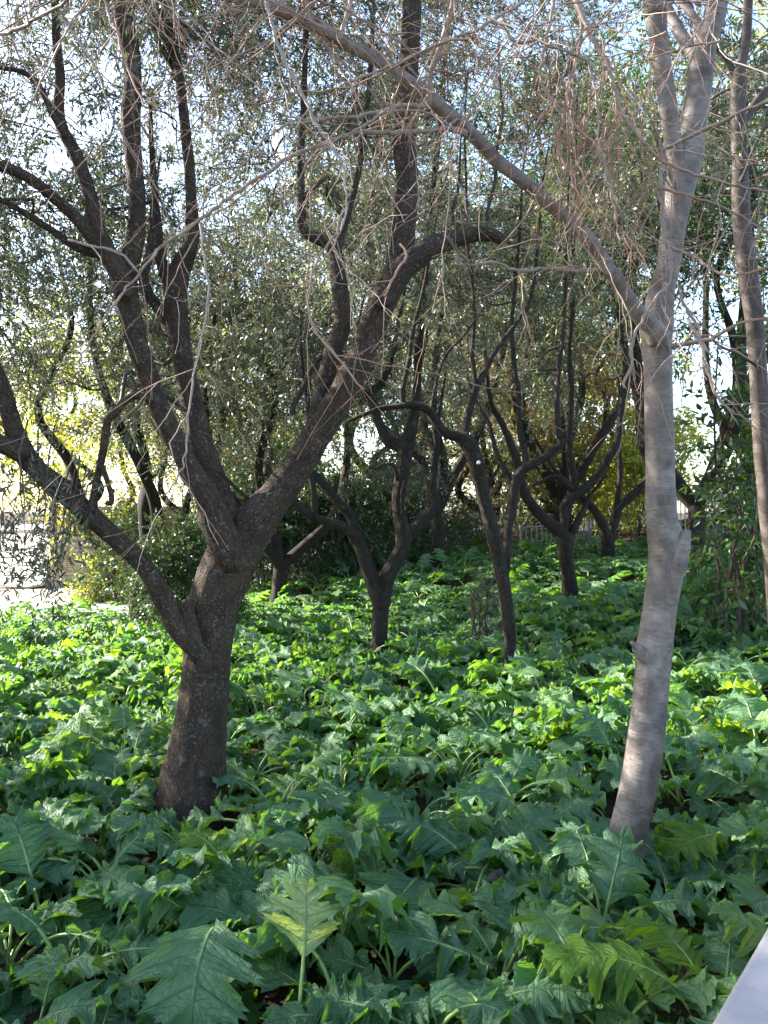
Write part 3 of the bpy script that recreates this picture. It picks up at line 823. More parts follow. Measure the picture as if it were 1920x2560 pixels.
# ------------------------------------------------------------------ smooth grey tree, bare
TG = [('trunk', [(1555, 2200, 118), (1560, 2130, 104), (1568, 2090, 96), (1590, 2000, 92), (1604, 1930, 92), (1614, 1860, 92), (1624, 1760, 88), (1630, 1680, 88), (1634, 1627, 92), (1643, 1570, 86), (1652, 1511, 84), (1662, 1450, 88), (1669, 1400, 94), (1664, 1350, 90), (1655, 1300, 80), (1651, 1248, 76), (1650, 1170, 73), (1649, 1103, 72), (1647, 987, 71), (1643, 871, 74), (1640, 815, 84), (1647, 765, 72),
                 (1656, 720, 62), (1672, 660, 58), (1681, 590, 62), (1690, 530, 66), (1700, 470, 78), (1712, 420, 80), (1724, 375, 70), (1731, 330, 63), (1740, 280, 61), (1748, 225, 62), (1752, 170, 64), (1764, 110, 56), (1780, 58, 56), (1793, 0, 56)], 4.0, 4.15, 2.0),
      ('limb', [(1706, 440, 60), (1694, 400, 46), (1682, 347, 43), (1671, 270, 44), (1661, 203, 45), (1652, 140, 47), (1645, 87, 48), (1640, 40, 54), (1637, -10, 58)], 4.1, 4.0, 1.8),
      ('limb', [(1750, 185, 50), (1738, 140, 34), (1715, 105, 30), (1692, 68, 30), (1672, 30, 28), (1650, -20, 26)], 4.15, 4.4, 1.0),
      ('limb', [(1770, 105, 40), (1748, 60, 20), (1725, 30, 18), (1700, 0, 16), (1690, -30, 15)], 4.15, 4.3, .6),
      ('limb', [(1650, 850, 60), (1625, 815, 50), (1606, 795, 44), (1590, 776, 41), (1567, 740, 38), (1545, 704, 37), (1520, 670, 36), (1495, 632, 36), (1470, 600, 37), (1440, 567, 37), (1402, 533, 35), (1365, 503, 34), (1307, 451, 33), (1270, 423, 34), (1238, 399, 36), (1210, 365, 35), (1180, 336, 34), (1140, 302, 38), (1105, 272, 36), (1070, 243, 37), (1035, 214, 34), (1000, 188, 31), (972, 168, 31), (920, 138, 33), (868, 110, 32), (810, 75, 34), (752, 46, 33), (700, 25, 30), (654, 12, 28), (579, -8, 26), (480, -40, 22)], 3.95, 3.3, .8),
      ('stub', [(1668, 1470, 50), (1688, 1415, 58), (1704, 1372, 44), (1713, 1345, 30), (1719, 1326, 16)], 4.02, 3.98, 0),
      ('stub', [(1620, 1650, 40), (1600, 1626, 30), (1588, 1614, 18), (1578, 1606, 9)], 4.0, 3.95, 0)]
# traced bare branches: (points (px, py, w), Y0, Y1, tint 0 grey .. 1 reddish)
BR = [([(1072, 262, 16), (1076, 215, 14), (1076, 191, 14), (1088, 155, 14), (1099, 127, 15), (1112, 85, 14), (1122, 46, 14), (1134, 0, 14), (1140, -40, 12)], 3.5, 3.35, .35),
      ([(1165, 335, 18), (1120, 322, 13), (1076, 328, 13), (1015, 330, 13), (960, 333, 13), (903, 330, 11), (860, 342, 10), (810, 359, 10), (723, 394, 10), (670, 430, 9), (625, 457, 9), (575, 495, 8), (521, 532, 8), (460, 580, 7), (405, 615, 7), (350, 680, 6), (290, 755, 6), (240, 830, 5), (200, 900, 4)], 3.55, 2.9, .25),
      ([(1130, 320, 10), (1090, 290, 9), (1040, 278, 8), (975, 277, 8), (930, 300, 7), (880, 330, 6), (845, 345, 6), (800, 385, 5), (770, 420, 5)], 3.55, 3.2, .15),
      ([(1068, 263, 12), (1020, 262, 10), (985, 266, 10), (950, 278, 9), (880, 292, 8), (820, 297, 8), (723, 312, 7), (690, 330, 6), (655, 352, 5), (610, 410, 4), (575, 440, 4)], 3.5, 3.1, .2),
      ([(1512, 682, 20), (1504, 680, 13), (1440, 676, 12), (1365, 672, 11), (1320, 676, 10), (1284, 675, 9), (1255, 662, 9), (1230, 655, 8), (1180, 663, 6), (1130, 660, 5)], 3.9, 3.5, .15),
      ([(790, 66, 14), (780, 55, 12), (765, 30, 12), (755, -10, 12)], 3.4, 3.35, .5),
      ([(848, 98, 14), (855, 75, 12), (865, 40, 12), (878, 0, 11), (885, -40, 10)], 3.42, 3.5, .4),
      # pale long one falling across the top left
      ([(665, -30, 12), (672, 20, 11), (685, 75, 11), (705, 140, 10), (730, 190, 10), (755, 230, 9), (780, 290, 9), (805, 330, 8), (830, 370, 8), (855, 410, 7), (863, 470, 6), (868, 520, 6), (850, 580, 5), (820, 640, 5)], 2.7, 2.5, .0),
      # pendulous system in front of the grey trunk's left
      ([(1440, -20, 18), (1450, 25, 16), (1475, 80, 14), (1500, 130, 13), (1520, 165, 12), (1535, 215, 12), (1548, 260, 11), (1562, 295, 11), (1590, 335, 10), (1620, 365, 9), (1655, 400, 8), (1720, 430, 7), (1790, 450, 7), (1850, 465, 7), (1930, 480, 7)], 3.3, 3.0, .3),
      ([(1448, 40, 10), (1455, 60, 10), (1450, 110, 9), (1438, 160, 9), (1425, 200, 8), (1412, 270, 8), (1405, 315, 8), (1393, 350, 8), (1405, 395, 7), (1430, 440, 7), (1440, 480, 6), (1470, 515, 6), (1490, 538, 6), (1507, 546, 5)], 3.3, 3.1, .75),
      ([(1385, -10, 10), (1380, 30, 10), (1370, 80, 9), (1360, 130, 9), (1350, 180, 9), (1358, 215, 9), (1375, 245, 9), (1410, 280, 8), (1450, 325, 8), (1480, 355, 7), (1505, 395, 7), (1515, 430, 6), (1527, 470, 6), (1535, 520, 5), (1545, 580, 5), (1550, 610, 4)], 3.2, 3.0, .4),
      ([(1225, 55, 8), (1252, 60, 8), (1275, 95, 8), (1305, 108, 8), (1340, 102, 8), (1390, 120, 8), (1430, 135, 7), (1465, 150, 7), (1480, 185, 6), (1490, 240, 6), (1497, 300, 6), (1495, 345, 5), (1510, 400, 5), (1520, 450, 5), (1535, 500, 4)], 3.1, 3.0, .2),
      ([(1310, 5, 9), (1270, 28, 8), (1225, 52, 8), (1190, 75, 8), (1130, 95, 8), (1080, 120, 7), (1030, 140, 7), (970, 165, 6), (910, 190, 6), (850, 215, 5)], 3.1, 2.9, .15),
      ([(1655, 395, 10), (1650, 370, 10), (1640, 345, 9), (1632, 325, 8)], 3.2, 3.15, 0.0),
      ([(1662, 360, 12), (1658, 400, 12), (1652, 450, 11), (1655, 500, 11), (1655, 560, 10), (1662, 600, 10), (1675, 640, 10), (1676, 680, 9), (1668, 715, 9), (1640, 745, 9), (1610, 790, 9), (1590, 830, 8), (1578, 870, 8), (1580, 910, 8), (1562, 950, 8), (1560, 970, 6)], 3.7, 3.6, .05),
      ([(1640, 400, 10), (1660, 375, 10), (1720, 345, 10), (1790, 310, 10), (1840, 285, 9), (1890, 265, 9), (1960, 240, 9)], 3.7, 3.4, .25),
      ([(1672, 415, 12), (1680, 445, 14), (1690, 470, 14)], 3.95, 4.0, .5),
      ([(1650, 470, 8), (1720, 490, 7), (1790, 510, 6), (1850, 540, 6), (1900, 570, 5), (1940, 600, 5)], 3.6, 3.5, .4),
      ([(1672, 615, 8), (1700, 625, 8), (1750, 650, 7), (1790, 680, 7), (1830, 690, 6), (1880, 680, 6), (1940, 660, 5)], 3.8, 3.3, .4),
      ([(1680, 868, 16), (1700, 860, 12), (1740, 855, 11), (1780, 845, 11), (1810, 828, 9), (1850, 808, 8), (1890, 800, 7), (1940, 795, 6)], 4.0, 3.7, .35),
      ([(1720, 800, 9), (1735, 830, 9), (1755, 860, 9), (1760, 900, 9), (1775, 940, 8), (1785, 980, 7), (1805, 1010, 6), (1835, 1030, 5)], 3.6, 3.5, .15),
      ([(1700, 730, 8), (1715, 770, 8), (1740, 810, 8), (1752, 850, 7), (1770, 880, 6)], 3.7, 3.6, .2),
      ([(-20, 85, 10), (20, 80, 9), (70, 60, 9), (120, 30, 9), (180, -10, 8)], 2.6, 2.4, .1),
      ([(170, 600, 7), (215, 612, 7), (260, 622, 7), (310, 640, 7), (345, 680, 6), (380, 645, 6), (410, 612, 6), (440, 590, 6)], 2.9, 2.9, .1),
      ([(255, -20, 6), (270, 30, 6), (295, 90, 6), (320, 170, 6), (350, 240, 5), (370, 285, 4)], 2.5, 2.4, .7),
      ([(500, 560, 6), (510, 640, 6), (520, 720, 6), (512, 800, 6), (490, 900, 6), (478, 980, 6), (470, 1060, 6), (465, 1130, 5), (440, 1200, 5), (410, 1240, 4)], 2.6, 2.5, .15),
      ([(860, 520, 6), (840, 580, 6), (800, 640, 6), (775, 700, 5), (770, 760, 6), (790, 830, 6), (840, 890, 6), (880, 940, 5), (912, 973, 4)], 2.6, 2.5, .5),
      ([(1000, 610, 6), (1015, 640, 6), (985, 690, 6), (960, 740, 5)], 2.7, 2.6, .8)]


def bare_branches(root, leaves, br, r):
    """branches traced one by one, and the fine twigs that hang from them"""
    tw = Acc()

    def walk(p, d, L, r0, tint, depth, zig=.26, grav=.018, tw=tw):
        n = max(4, int(L / .055))
        pts = [p]; d = unit(d)
        sgn = 1
        ax = unit(r.standard_normal(3))
        for i in range(n):
            d = unit(d + ax * zig * sgn * r.uniform(.4, 1.2) + r.standard_normal(3) * .10 + np.array([0, 0, -grav]))
            sgn = -sgn
            p = p + d * (L / n)
            pts.append(p)
        pts = np.array(pts)
        rad = np.linspace(r0, max(.0009, r0 * .35), len(pts))
        tube(tw, pts, rad, 4, 0, 0, np.clip(tint + r.uniform(-.1, .25), 0, 1), False)
        # buds
        if depth > 0:
            for i in range(2, len(pts) - 1):
                if r.random() < .27:
                    dd = unit(pts[i + 1] - pts[i]) + unit(r.standard_normal(3)) * .9
                    walk(pts[i], dd, L * r.uniform(.25, .55), rad[i] * .7, np.clip(tint + .2, 0, 1), depth - 1, zig, grav + .015, tw)

    for pts, Y0, Y1, tint in BR:
        p, rd = trace(pts, Y0, Y1, 0)
        a = Acc()
        pp, rr = smoothpath(p, rd, .03)
        pp[1:-1] += r.standard_normal((len(pp) - 2, 3)) * .0025
        rr = rr * (1 + .10 * r.standard_normal(len(rr)).clip(-1, 2))
        tube(a, pp, rr, 8, .03, 0, np.clip(tint + np.repeat(np.linspace(0, .25, len(pp) + 4), 8), 0, 1), True)
        bo = a.build('branch', M_TWIG, root); own = Acc()
        m = len(pp)
        for i in range(int(m * .12), m, 2):
            if r.random() < .5:
                d = unit(pp[min(i + 1, m - 1)] - pp[i - 1]) * .7 + unit(r.standard_normal(3)) + np.array([0, 0, -.35])
                walk(pp[i], d, r.uniform(.15, .7), min(.0042, rr[i] * .55), np.clip(tint + .3, 0, 1), 1, tw=own)
        if own.n:
            o = own.build('twigs', M_TWIG, bo); o['kind'] = 'stuff'
    # finer twigs all along the long arching limb and above the picture
    lp, lr = trace(TG[4][1], TG[4][2], TG[4][3], .8)
    lp, lr = smoothpath(lp, lr, .05)
    for i in range(14, len(lp)):
        for _ in range(3):
            if r.random() < .34:
                d = unit(r.standard_normal(3)) + np.array([0, -.2, -.05])
                walk(lp[i], d, r.uniform(.35, 1.1), r.uniform(.0026, .0046), r.uniform(.2, .8), 1)
    for _ in range(70):                                     # tips hanging from limbs above the frame
        s = P(r.uniform(-60, 1980), r.uniform(-260, 120), r.uniform(2.5, 3.8))
        d = np.array([r.choice([-1, 1]) * r.uniform(.3, 1.0), r.uniform(-.5, .3), r.uniform(-.75, .05)])
        walk(s, d, r.uniform(.5, 1.4), r.uniform(.0028, .0052), r.uniform(.1, .75), 2)
    for _ in range(34):
        s = P(r.uniform(1360, 1640), r.uniform(60, 360), r.uniform(3.0, 3.5))
        d = np.array([r.uniform(-.4, .4), r.uniform(-.3, .3), -1.0])
        walk(s, d, r.uniform(.3, .9), r.uniform(.0022, .0034), r.uniform(.6, 1.0), 1, .22)
    o = tw.build('twigs', M_TWIG, root); o['kind'] = 'stuff'


WS = .97
tg = make_tree('bare_tree', 'smooth pale grey leafless tree in front at right, with long arching limb', 'tree', P(1562, 2110, 4) - np.array([0, 0, .2]), TG, [],
               M_GREY, M_OLEAF, None, seed=31, sides=32, step=.02, lump=.022, ridge=.004, extra=bare_branches)

make_tree('evergreen_tree', 'dark slim trunk with pale patches at the right edge behind the grey tree', 'tree', P(1935, 1420, 6.6) - np.array([0, 0, .2]), TR,
          [BX(1700, 2300, -900, -150, 6, 8.5, 9, .55, 50), BX(1650, 2200, -200, 350, 7.2, 9.5, 8, .5, 44)],
          M_BROWN, M_OLEAF, None, LL=.075, LW=.019, two=False, seed=37, sides=20, step=.04, lump=.03, ridge=.006)

# ------------------------------------------------------------------ other trees behind and beside (free-standing builder)
def simple_tree(name, label, base, height, spreadr, leaf_mat, seed, n_cl=14, ns=44, LL=.10, LW=.028, per=16, TL=.45, rad=.8, lean=(0, 0), stems=3, low=.35, two=False,
                group=None, tr=.11, cat='tree', bark=None, twigs=True, dens=None):
    if name == 'background_tree':                        # far off: fewer, larger leaf faces, no sprig wood
        per = int(per * .72); LL *= 1.18; LW *= 1.2; twigs = False
    r = np.random.default_rng(seed)
    base = np.asarray(base, float)
    root = thing(name, label, cat, base, group)
    bark = bark or M_OLIVE_B
    S = []
    fork = base + np.array([lean[0] * .25 + r.uniform(-.3, .3), lean[1] * .25, height * r.uniform(.10, .17)])
    kink = (base + fork) / 2 + np.array([r.uniform(-.18, .18), r.uniform(-.1, .1), 0])
    pth, rd = smoothpath([base - [0, 0, .3], base + [0, 0, .1], kink, fork], [tr * 1.4, tr * 1.05, tr * .9, tr * .9], .06)
    a = Acc(); tube(a, pth, rd, 14, .05, 0, 0, True, .02); a.build('trunk', bark, root)
    for s in range(stems):
        an = s / stems * 6.283 + r.uniform(-.6, .6)
        top = base + np.array([lean[0] + math.cos(an) * spreadr * .55, lean[1] + math.sin(an) * spreadr * .55, height * r.uniform(.8, .98)])
        out = np.array([math.cos(an), math.sin(an), 0]) * spreadr
        ctl = [fork - [0, 0, .15]] + [fork + (top - fork) * q + out * w_ * r.uniform(.5, 1.2) + r.standard_normal(3) * np.array([.22, .22, .1]) for q, w_ in ((.14, .18), (.3, .28), (.46, .2), (.62, .12), (.8, .04))] + [top]
        pp, rr = smoothpath(ctl, tr * np.array([.8, .66, .55, .46, .36, .26, .1]), .1)
        a = Acc(); tube(a, pp, rr, 10, .05, 0, 0, True, .015); a.build('limb', bark, root)
        S.append(pp[len(pp) // 5:])
    S = np.vstack(S)
    leaves = Acc(); br = Acc()
    for _ in range(int(n_cl * (dens or 1.75))):
        while True:
            u = r.uniform(-1, 1, 3)
            if .25 < np.linalg.norm(u) < 1: break
        c = base + np.array([lean[0] * .8 + u[0] * spreadr, lean[1] * .8 + u[1] * spreadr, height * (low + (1.0 - low) * (u[2] * .5 + .5))])
        j = int(np.argmin(np.linalg.norm(S - c, axis=1) + np.maximum(0, S[:, 2] - c[2]) * .5))
        bp = wiggle(S[j], c, r)
        tube(br, bp, np.linspace(.016, .006, len(bp)), 6, .03, 0, r.uniform(0, 1), False)
        k = max(3, ns // 10)
        ends = c + r.standard_normal((k, 3)) * rad * np.array([1, 1, .7])
        for e in ends:
            tube(br, wiggle(c, e, r, .2, 4, .06, .1), np.linspace(.009, .004, 4), 4, 0, 0, r.uniform(0, 1), False)
        idx = r.integers(0, k, ns)
        roots = c + (ends[idx] - c) * r.uniform(.15, 1.05, (ns, 1)) + r.standard_normal((ns, 3)) * rad * .18
        D = unit(ends[idx] - c) * .7 + r.standard_normal((ns, 3)) * .8
        sprig_cloud(leaves, roots, D, per, LL, LW, TL, .4, two, twigs, r=r)
    leaves.build('crown', [leaf_mat, M_BRANCH], root, bark=False)
    o = br.build('branches', M_BRANCH, root); o['kind'] = 'stuff'
    return root


def gxy(px, Y):
    x = (px - 960) / FPX * Y
    return np.array([x, Y, float(ground_z(np.array([x]), np.array([Y]))[0])])


G_BACK = 'trees behind the olive grove'
# olives left of the frame whose crowns reach in and shade the near leaves
simple_tree('olive_tree', 'olive standing at the left edge, its grey-green leafy crown reaching into view', gxy(-830, 8.2), 6.4, 2.5, M_OLEAF, 101, 30, 46, .066, .017, 20, .34, .55, (.5, .2), 4, .42, False, G_OLIVE, .14, dens=.8)
simple_tree('olive_tree', 'olive beyond the left edge of the photo whose leafy boughs show at upper left', gxy(-800, 6.0), 6.2, 2.4, M_OLEAF, 103, 26, 46, .07, .018, 18, .36, .6, (0, 0), 4, .35, False, G_OLIVE, .14)
simple_tree('olive_tree', 'olive just outside the left edge whose nearest boughs hang into the upper left', np.array([-4.75, 4.3, -.35]), 6.6, 2.3, M_OLEAF, 104, 30, 46, .062, .016, 20, .34, .6, (0, 0), 4, .45, False, G_OLIVE, .15)
simple_tree('olive_tree', 'olive growing behind the largest olive, seen between its two upright limbs', gxy(360, 11.6), 6.8, 2.4, M_OLEAF, 105, 24, 46, .085, .022, 18, .4, .65, (0, 0), 4, .36, False, G_OLIVE, .13, dens=2.4)
simple_tree('olive_tree', 'olive with twiggy grey crown growing behind the wide V forked olive', gxy(690, 13.4), 7.4, 2.3, M_OLEAF, 107, 26, 46, .085, .022, 18, .4, .65, (0, 0), 4, .36, False, G_OLIVE, .13)
simple_tree('olive_tree', 'olive rising behind the slim tagged olive in the middle distance', gxy(1085, 15.5), 8.2, 2.6, M_OLEAF, 109, 28, 48, .095, .025, 18, .42, .7, (0, 0), 4, .34, False, G_OLIVE, .14)
# taller trees closing the view
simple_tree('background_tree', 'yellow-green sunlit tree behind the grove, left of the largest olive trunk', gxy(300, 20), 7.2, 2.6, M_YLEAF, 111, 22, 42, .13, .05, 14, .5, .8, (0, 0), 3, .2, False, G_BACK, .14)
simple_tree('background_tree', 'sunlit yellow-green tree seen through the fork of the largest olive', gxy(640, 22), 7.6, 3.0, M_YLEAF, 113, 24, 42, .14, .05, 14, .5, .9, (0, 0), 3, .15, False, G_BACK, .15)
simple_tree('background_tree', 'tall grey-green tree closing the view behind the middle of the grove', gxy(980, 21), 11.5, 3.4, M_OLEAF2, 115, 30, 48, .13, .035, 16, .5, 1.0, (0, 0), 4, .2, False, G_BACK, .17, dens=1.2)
simple_tree('background_tree', 'tall dark evergreen rising behind the arching limb of the grey tree', gxy(1380, 19), 11.5, 3.0, M_DLEAF, 117, 34, 52, .12, .034, 16, .48, .85, (0, 0), 4, .42, False, G_BACK, .17)
simple_tree('background_tree', 'dark evergreen filling the gap between grey trunk and right edge', gxy(1700, 13.5), 9.6, 2.6, M_DLEAF, 119, 30, 50, .10, .032, 16, .42, .7, (0, 0), 4, .40, False, G_BACK, .15)
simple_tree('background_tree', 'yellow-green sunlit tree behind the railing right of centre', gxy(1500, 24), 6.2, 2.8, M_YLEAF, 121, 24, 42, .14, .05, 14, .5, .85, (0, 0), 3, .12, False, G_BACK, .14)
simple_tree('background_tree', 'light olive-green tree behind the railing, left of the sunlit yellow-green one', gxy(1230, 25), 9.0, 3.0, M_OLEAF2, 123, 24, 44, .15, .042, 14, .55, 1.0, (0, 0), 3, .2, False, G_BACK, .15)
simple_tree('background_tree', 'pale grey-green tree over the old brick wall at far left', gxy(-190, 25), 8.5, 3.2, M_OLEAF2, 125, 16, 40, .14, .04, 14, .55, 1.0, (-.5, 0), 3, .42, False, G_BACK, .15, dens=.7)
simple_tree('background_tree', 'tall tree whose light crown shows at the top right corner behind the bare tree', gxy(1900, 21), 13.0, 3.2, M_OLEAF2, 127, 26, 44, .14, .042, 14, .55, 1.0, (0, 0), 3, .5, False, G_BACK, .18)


simple_tree('background_tree', 'dark leafy tree closing the gap behind the V forked olive', gxy(860, 18.5), 6.0, 2.3, M_DLEAF, 131, 26, 44, .11, .034, 15, .45, .8, (0, 0), 3, .12, False, G_BACK, .13, dens=.9)
simple_tree('background_tree', 'grey-green tree filling the gap behind the slim tagged olive', gxy(1210, 19.5), 6.6, 2.2, M_OLEAF2, 133, 24, 44, .12, .034, 15, .48, .8, (0, 0), 3, .12, False, G_BACK, .13, dens=.9)
simple_tree('background_tree', 'dry brownish tree behind the crossing-stem olive', gxy(1390, 21.5), 7.2, 2.3, M_DRYLEAF, 135, 22, 42, .12, .036, 15, .5, .85, (0, 0), 3, .2, False, G_BACK, .13)
simple_tree('background_tree', 'grey-green tree behind the two upright limbs of the largest olive', gxy(480, 18.5), 8.0, 2.4, M_OLEAF2, 137, 22, 44, .12, .034, 15, .48, .85, (0, 0), 4, .3, False, G_BACK, .13, dens=.9)

# ------------------------------------------------------------------ shrubs
def shrub(name, label, base, rx, ry, h, leaf_mat, seed, ns=520, LL=.07, LW=.03, per=12, TL=.3, stems=9, cat='shrub', group=None, two=False, z0=.0, ball=False, droop=.3):
    r = np.random.default_rng(seed)
    base = np.asarray(base, float)
    root = thing(name, label, cat, base, group)
    br = Acc()
    for s in range(stems):
        an = r.uniform(0, 6.283); q = r.uniform(.3, .95)
        top = base + np.array([math.cos(an) * rx * q, math.sin(an) * ry * q, h * r.uniform(.6, .98)])
        b0 = base + np.array([math.cos(an) * rx * .25, math.sin(an) * ry * .25, -.1])
        pp = wiggle(b0, top, r, .15, 7, .03, .4)
        tube(br, pp, np.linspace(.022, .006, 7), 6, .05, 0, r.uniform(0, 1), False)
    br.build('stems', M_BRANCH, root)['kind'] = 'stuff'
    # leaf sprigs fill lumps on an uneven dome
    K = 16
    lum = []
    for _ in range(K):
        an = r.uniform(0, 6.283); el = r.uniform(.0, 1.45); q = r.uniform(.45, .9)
        lum.append(base + np.array([math.cos(an) * math.cos(el) * rx * q, math.sin(an) * math.cos(el) * ry * q, z0 + (h - z0) * (.12 + .78 * math.sin(el) * q * 1.1)]))
    lum = np.array(lum)
    idx = r.integers(0, K, ns)
    off = r.standard_normal((ns, 3)) * np.array([rx, ry, h * .45]) * .26
    roots = lum[idx] + off
    roots[:, 2] = np.maximum(roots[:, 2], base[2] + .08)
    D = unit(roots - (base + np.array([0, 0, h * .4]))) + r.standard_normal((ns, 3)) * .6
    a = Acc(); sprig_cloud(a, roots, D, per, LL, LW, TL, droop, two, True, r=r)
    a.build('foliage', [leaf_mat, M_BRANCH], root, bark=False)
    return root


G_SHRUB = 'shrubs edging the grove'
shrub('shrub', 'rounded dark green shrub behind the largest olive trunk on its left', gxy(452, 11.5), .72, .7, 1.75, M_DLEAF, 201, 2000, .05, .022, 14, .26, 12, group=G_SHRUB)
shrub('shrub', 'dark thick shrub directly right of the largest olive trunk', gxy(650, 15.2), 1.0, .8, 2.3, M_DLEAF, 203, 1900, .07, .032, 13, .32, 14, group=G_SHRUB)
shrub('shrub', 'dark shrub with bare lower stems behind the left arm of the V forked olive', gxy(815, 15.8), 1.0, .8, 2.3, M_DLEAF, 205, 1900, .07, .032, 13, .32, 14, group=G_SHRUB)
shrub('shrub', 'bushy green shrub behind the V forked olive trunk', gxy(960, 17.0), 1.1, .9, 2.6, M_DLEAF, 207, 1600, .075, .032, 13, .34, 12, group=G_SHRUB)
shrub('shrub', 'tangled dark brush under the trees in the middle distance', gxy(1120, 18.0), 1.3, .7, 1.5, M_DLEAF, 209, 420, .08, .028, 12, .4, 18, group=G_SHRUB)
shrub('shrub', 'silvery olive suckers sprouting beside the slim tagged olive trunk', gxy(1210, 9.6), .17, .17, 1.05, M_OLEAF, 211, 110, .05, .012, 14, .24, 6, group=G_SHRUB, two=True)
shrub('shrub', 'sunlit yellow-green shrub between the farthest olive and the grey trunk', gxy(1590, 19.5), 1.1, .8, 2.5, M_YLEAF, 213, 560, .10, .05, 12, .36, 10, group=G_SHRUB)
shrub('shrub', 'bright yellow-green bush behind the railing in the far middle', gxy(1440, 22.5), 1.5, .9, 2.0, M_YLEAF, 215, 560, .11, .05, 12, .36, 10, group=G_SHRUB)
shrub('shrub', 'green shrub below the sunlit tree behind the low left limb', gxy(330, 17.6), 1.15, .8, 2.5, M_DLEAF, 217, 900, .08, .035, 12, .34, 12, group=G_SHRUB)
shrub('shrub', 'leafy shrub in front of the old brick wall, sunlit on top', gxy(265, 18.0), .7, .5, 1.0, M_YLEAF, 219, 260, .09, .045, 12, .3, 8, group=G_SHRUB)
shrub('shrub', 'tall green shrub seen through the fork of the largest olive', gxy(560, 17.5), 1.4, .9, 3.6, M_LAUREL, 221, 900, .085, .036, 12, .36, 14, group=G_SHRUB)
shrub('laurel_shrub', 'broad-leaved laurel between the grey trunk and the right-edge trunk', gxy(1850, 8.6), .62, .7, 2.4, M_LAUREL, 223, 100, .12, .048, 10, .34, 9, group=G_SHRUB, two=True)
shrub('laurel_shrub', 'tall laurel with large dark leaves behind the right-edge trunk', gxy(1960, 8.6), .75, .8, 3.9, M_DLEAF, 225, 380, .12, .048, 10, .36, 10, group=G_SHRUB, two=True)
shrub('shrub', 'dark shrub behind the tangled brush in the far middle', gxy(1040, 20.5), 1.4, .8, 2.6, M_DLEAF, 231, 1100, .10, .04, 12, .36, 10, group=G_SHRUB)
shrub('shrub', 'dark green shrub rising behind the low railing', gxy(1290, 22.5), 1.7, .8, 3.0, M_DLEAF, 233, 1200, .11, .045, 12, .38, 10, group=G_SHRUB)
shrub('shrub', 'tall sunlit yellow-green bush right behind the farthest olive', gxy(1560, 23.5), 2.0, .9, 4.2, M_YLEAF, 235, 1000, .13, .06, 12, .4, 10, group=G_SHRUB)
shrub('shrub', 'sunlit yellow-green bush behind the taller railing at right', gxy(1830, 17.5), 1.3, .8, 1.7, M_YLEAF, 237, 320, .10, .045, 12, .38, 10, group=G_SHRUB)


# ------------------------------------------------------------------ boxes, wall, fences, parapet
def box_v(acc, c, h, rot=0.0, m=0, jitter=0.0, r=None, bev=.0):
    hx, hy, hz = h
    x0 = np.array([[-1, -1, -1], [1, -1, -1], [1, 1, -1], [-1, 1, -1], [-1, -1, 1], [1, -1, 1], [1, 1, 1], [-1, 1, 1]], float) * np.array([hx, hy, hz])
    if jitter and r is not None:
        x0 += r.standard_normal(x0.shape) * jitter
    cs, sn = math.cos(rot), math.sin(rot)
    x = np.column_stack([x0[:, 0] * cs - x0[:, 1] * sn, x0[:, 0] * sn + x0[:, 1] * cs, x0[:, 2]]) + np.asarray(c)
    acc.add(x, [[0, 3, 2, 1], [4, 5, 6, 7], [0, 1, 5, 4], [1, 2, 6, 5], [2, 3, 7, 6], [3, 0, 4, 7]], m)


def boxobj(name, c, h, mat, parent=None, rot=0.0):
    a = Acc(); box_v(a, c, h, rot)
    return a.build(name, mat, parent, smooth=False, bark=False, tint=False)


rw = np.random.default_rng(77)
wall = thing('brick_wall', 'old weathered brick wall behind the low left limb of the largest olive', 'wall', (-7.2, 21.2, -.4))
wbody = boxobj('wall_body', (-7.05, 21.2, .70), (1.75, .22, 1.15), M_BRICK, wall)
boxobj('ledge', (-7.05, 20.95, .86), (1.76, .06, .04), M_COPING, wall)
boxobj('plinth', (-7.05, 20.93, .02), (1.78, .09, .42), M_BRICK, wall)
boxobj('buttress', (-5.35, 21.05, .7), (.16, .42, 1.15), M_BRICK, wall)
for k in range(26):                                           # bricks standing proud of the worn face, one by one
    o = boxobj('brick', (-8.7 + rw.uniform(0, 3.2), 20.975 - rw.uniform(0, .02), .95 + round(rw.uniform(0, 15)) * .055), (.12, .02, .022), M_BRICK, wbody)


def railing(name, label, p0, p1, n, h, curve=0.0, group=None, r_bar=.010, cat='railing'):
    p0 = np.array(p0, float); p1 = np.array(p1, float)
    root = thing(name, label, cat, (p0 + p1) / 2, group)
    d = p1 - p0; nrm = np.array([-d[1], d[0], 0]); nrm /= np.linalg.norm(nrm)
    pts = [p0 + d * t + nrm * curve * 4 * t * (1 - t) for t in np.linspace(0, 1, n)]
    for zz, nm in ((h, 'top_rail'), (.12, 'bottom_rail')):
        a = Acc(); tube(a, np.array(pts) + [0, 0, zz], np.full(n, .018), 8); a.build(nm, M_RAIL, root)
    a = Acc(); tube(a, [[0, 0, .12], [0, 0, h * .5], [0, 0, h]], [r_bar] * 3, 6)
    me = a.mesh('bar', [M_RAIL])
    a = Acc(); tube(a, [[0, 0, -.3], [0, 0, h * .5], [0, 0, h + .05]], [.024] * 3, 8)
    mp = a.mesh('post', [M_RAIL])
    for i, q in enumerate(pts):
        o = bpy.data.objects.new('post' if i % 10 == 0 else 'bar', mp if i % 10 == 0 else me)
        COL.objects.link(o); o.location = q; put(o, root)
        o.matrix_parent_inverse.identity(); o.location = Vector(q) - root.location


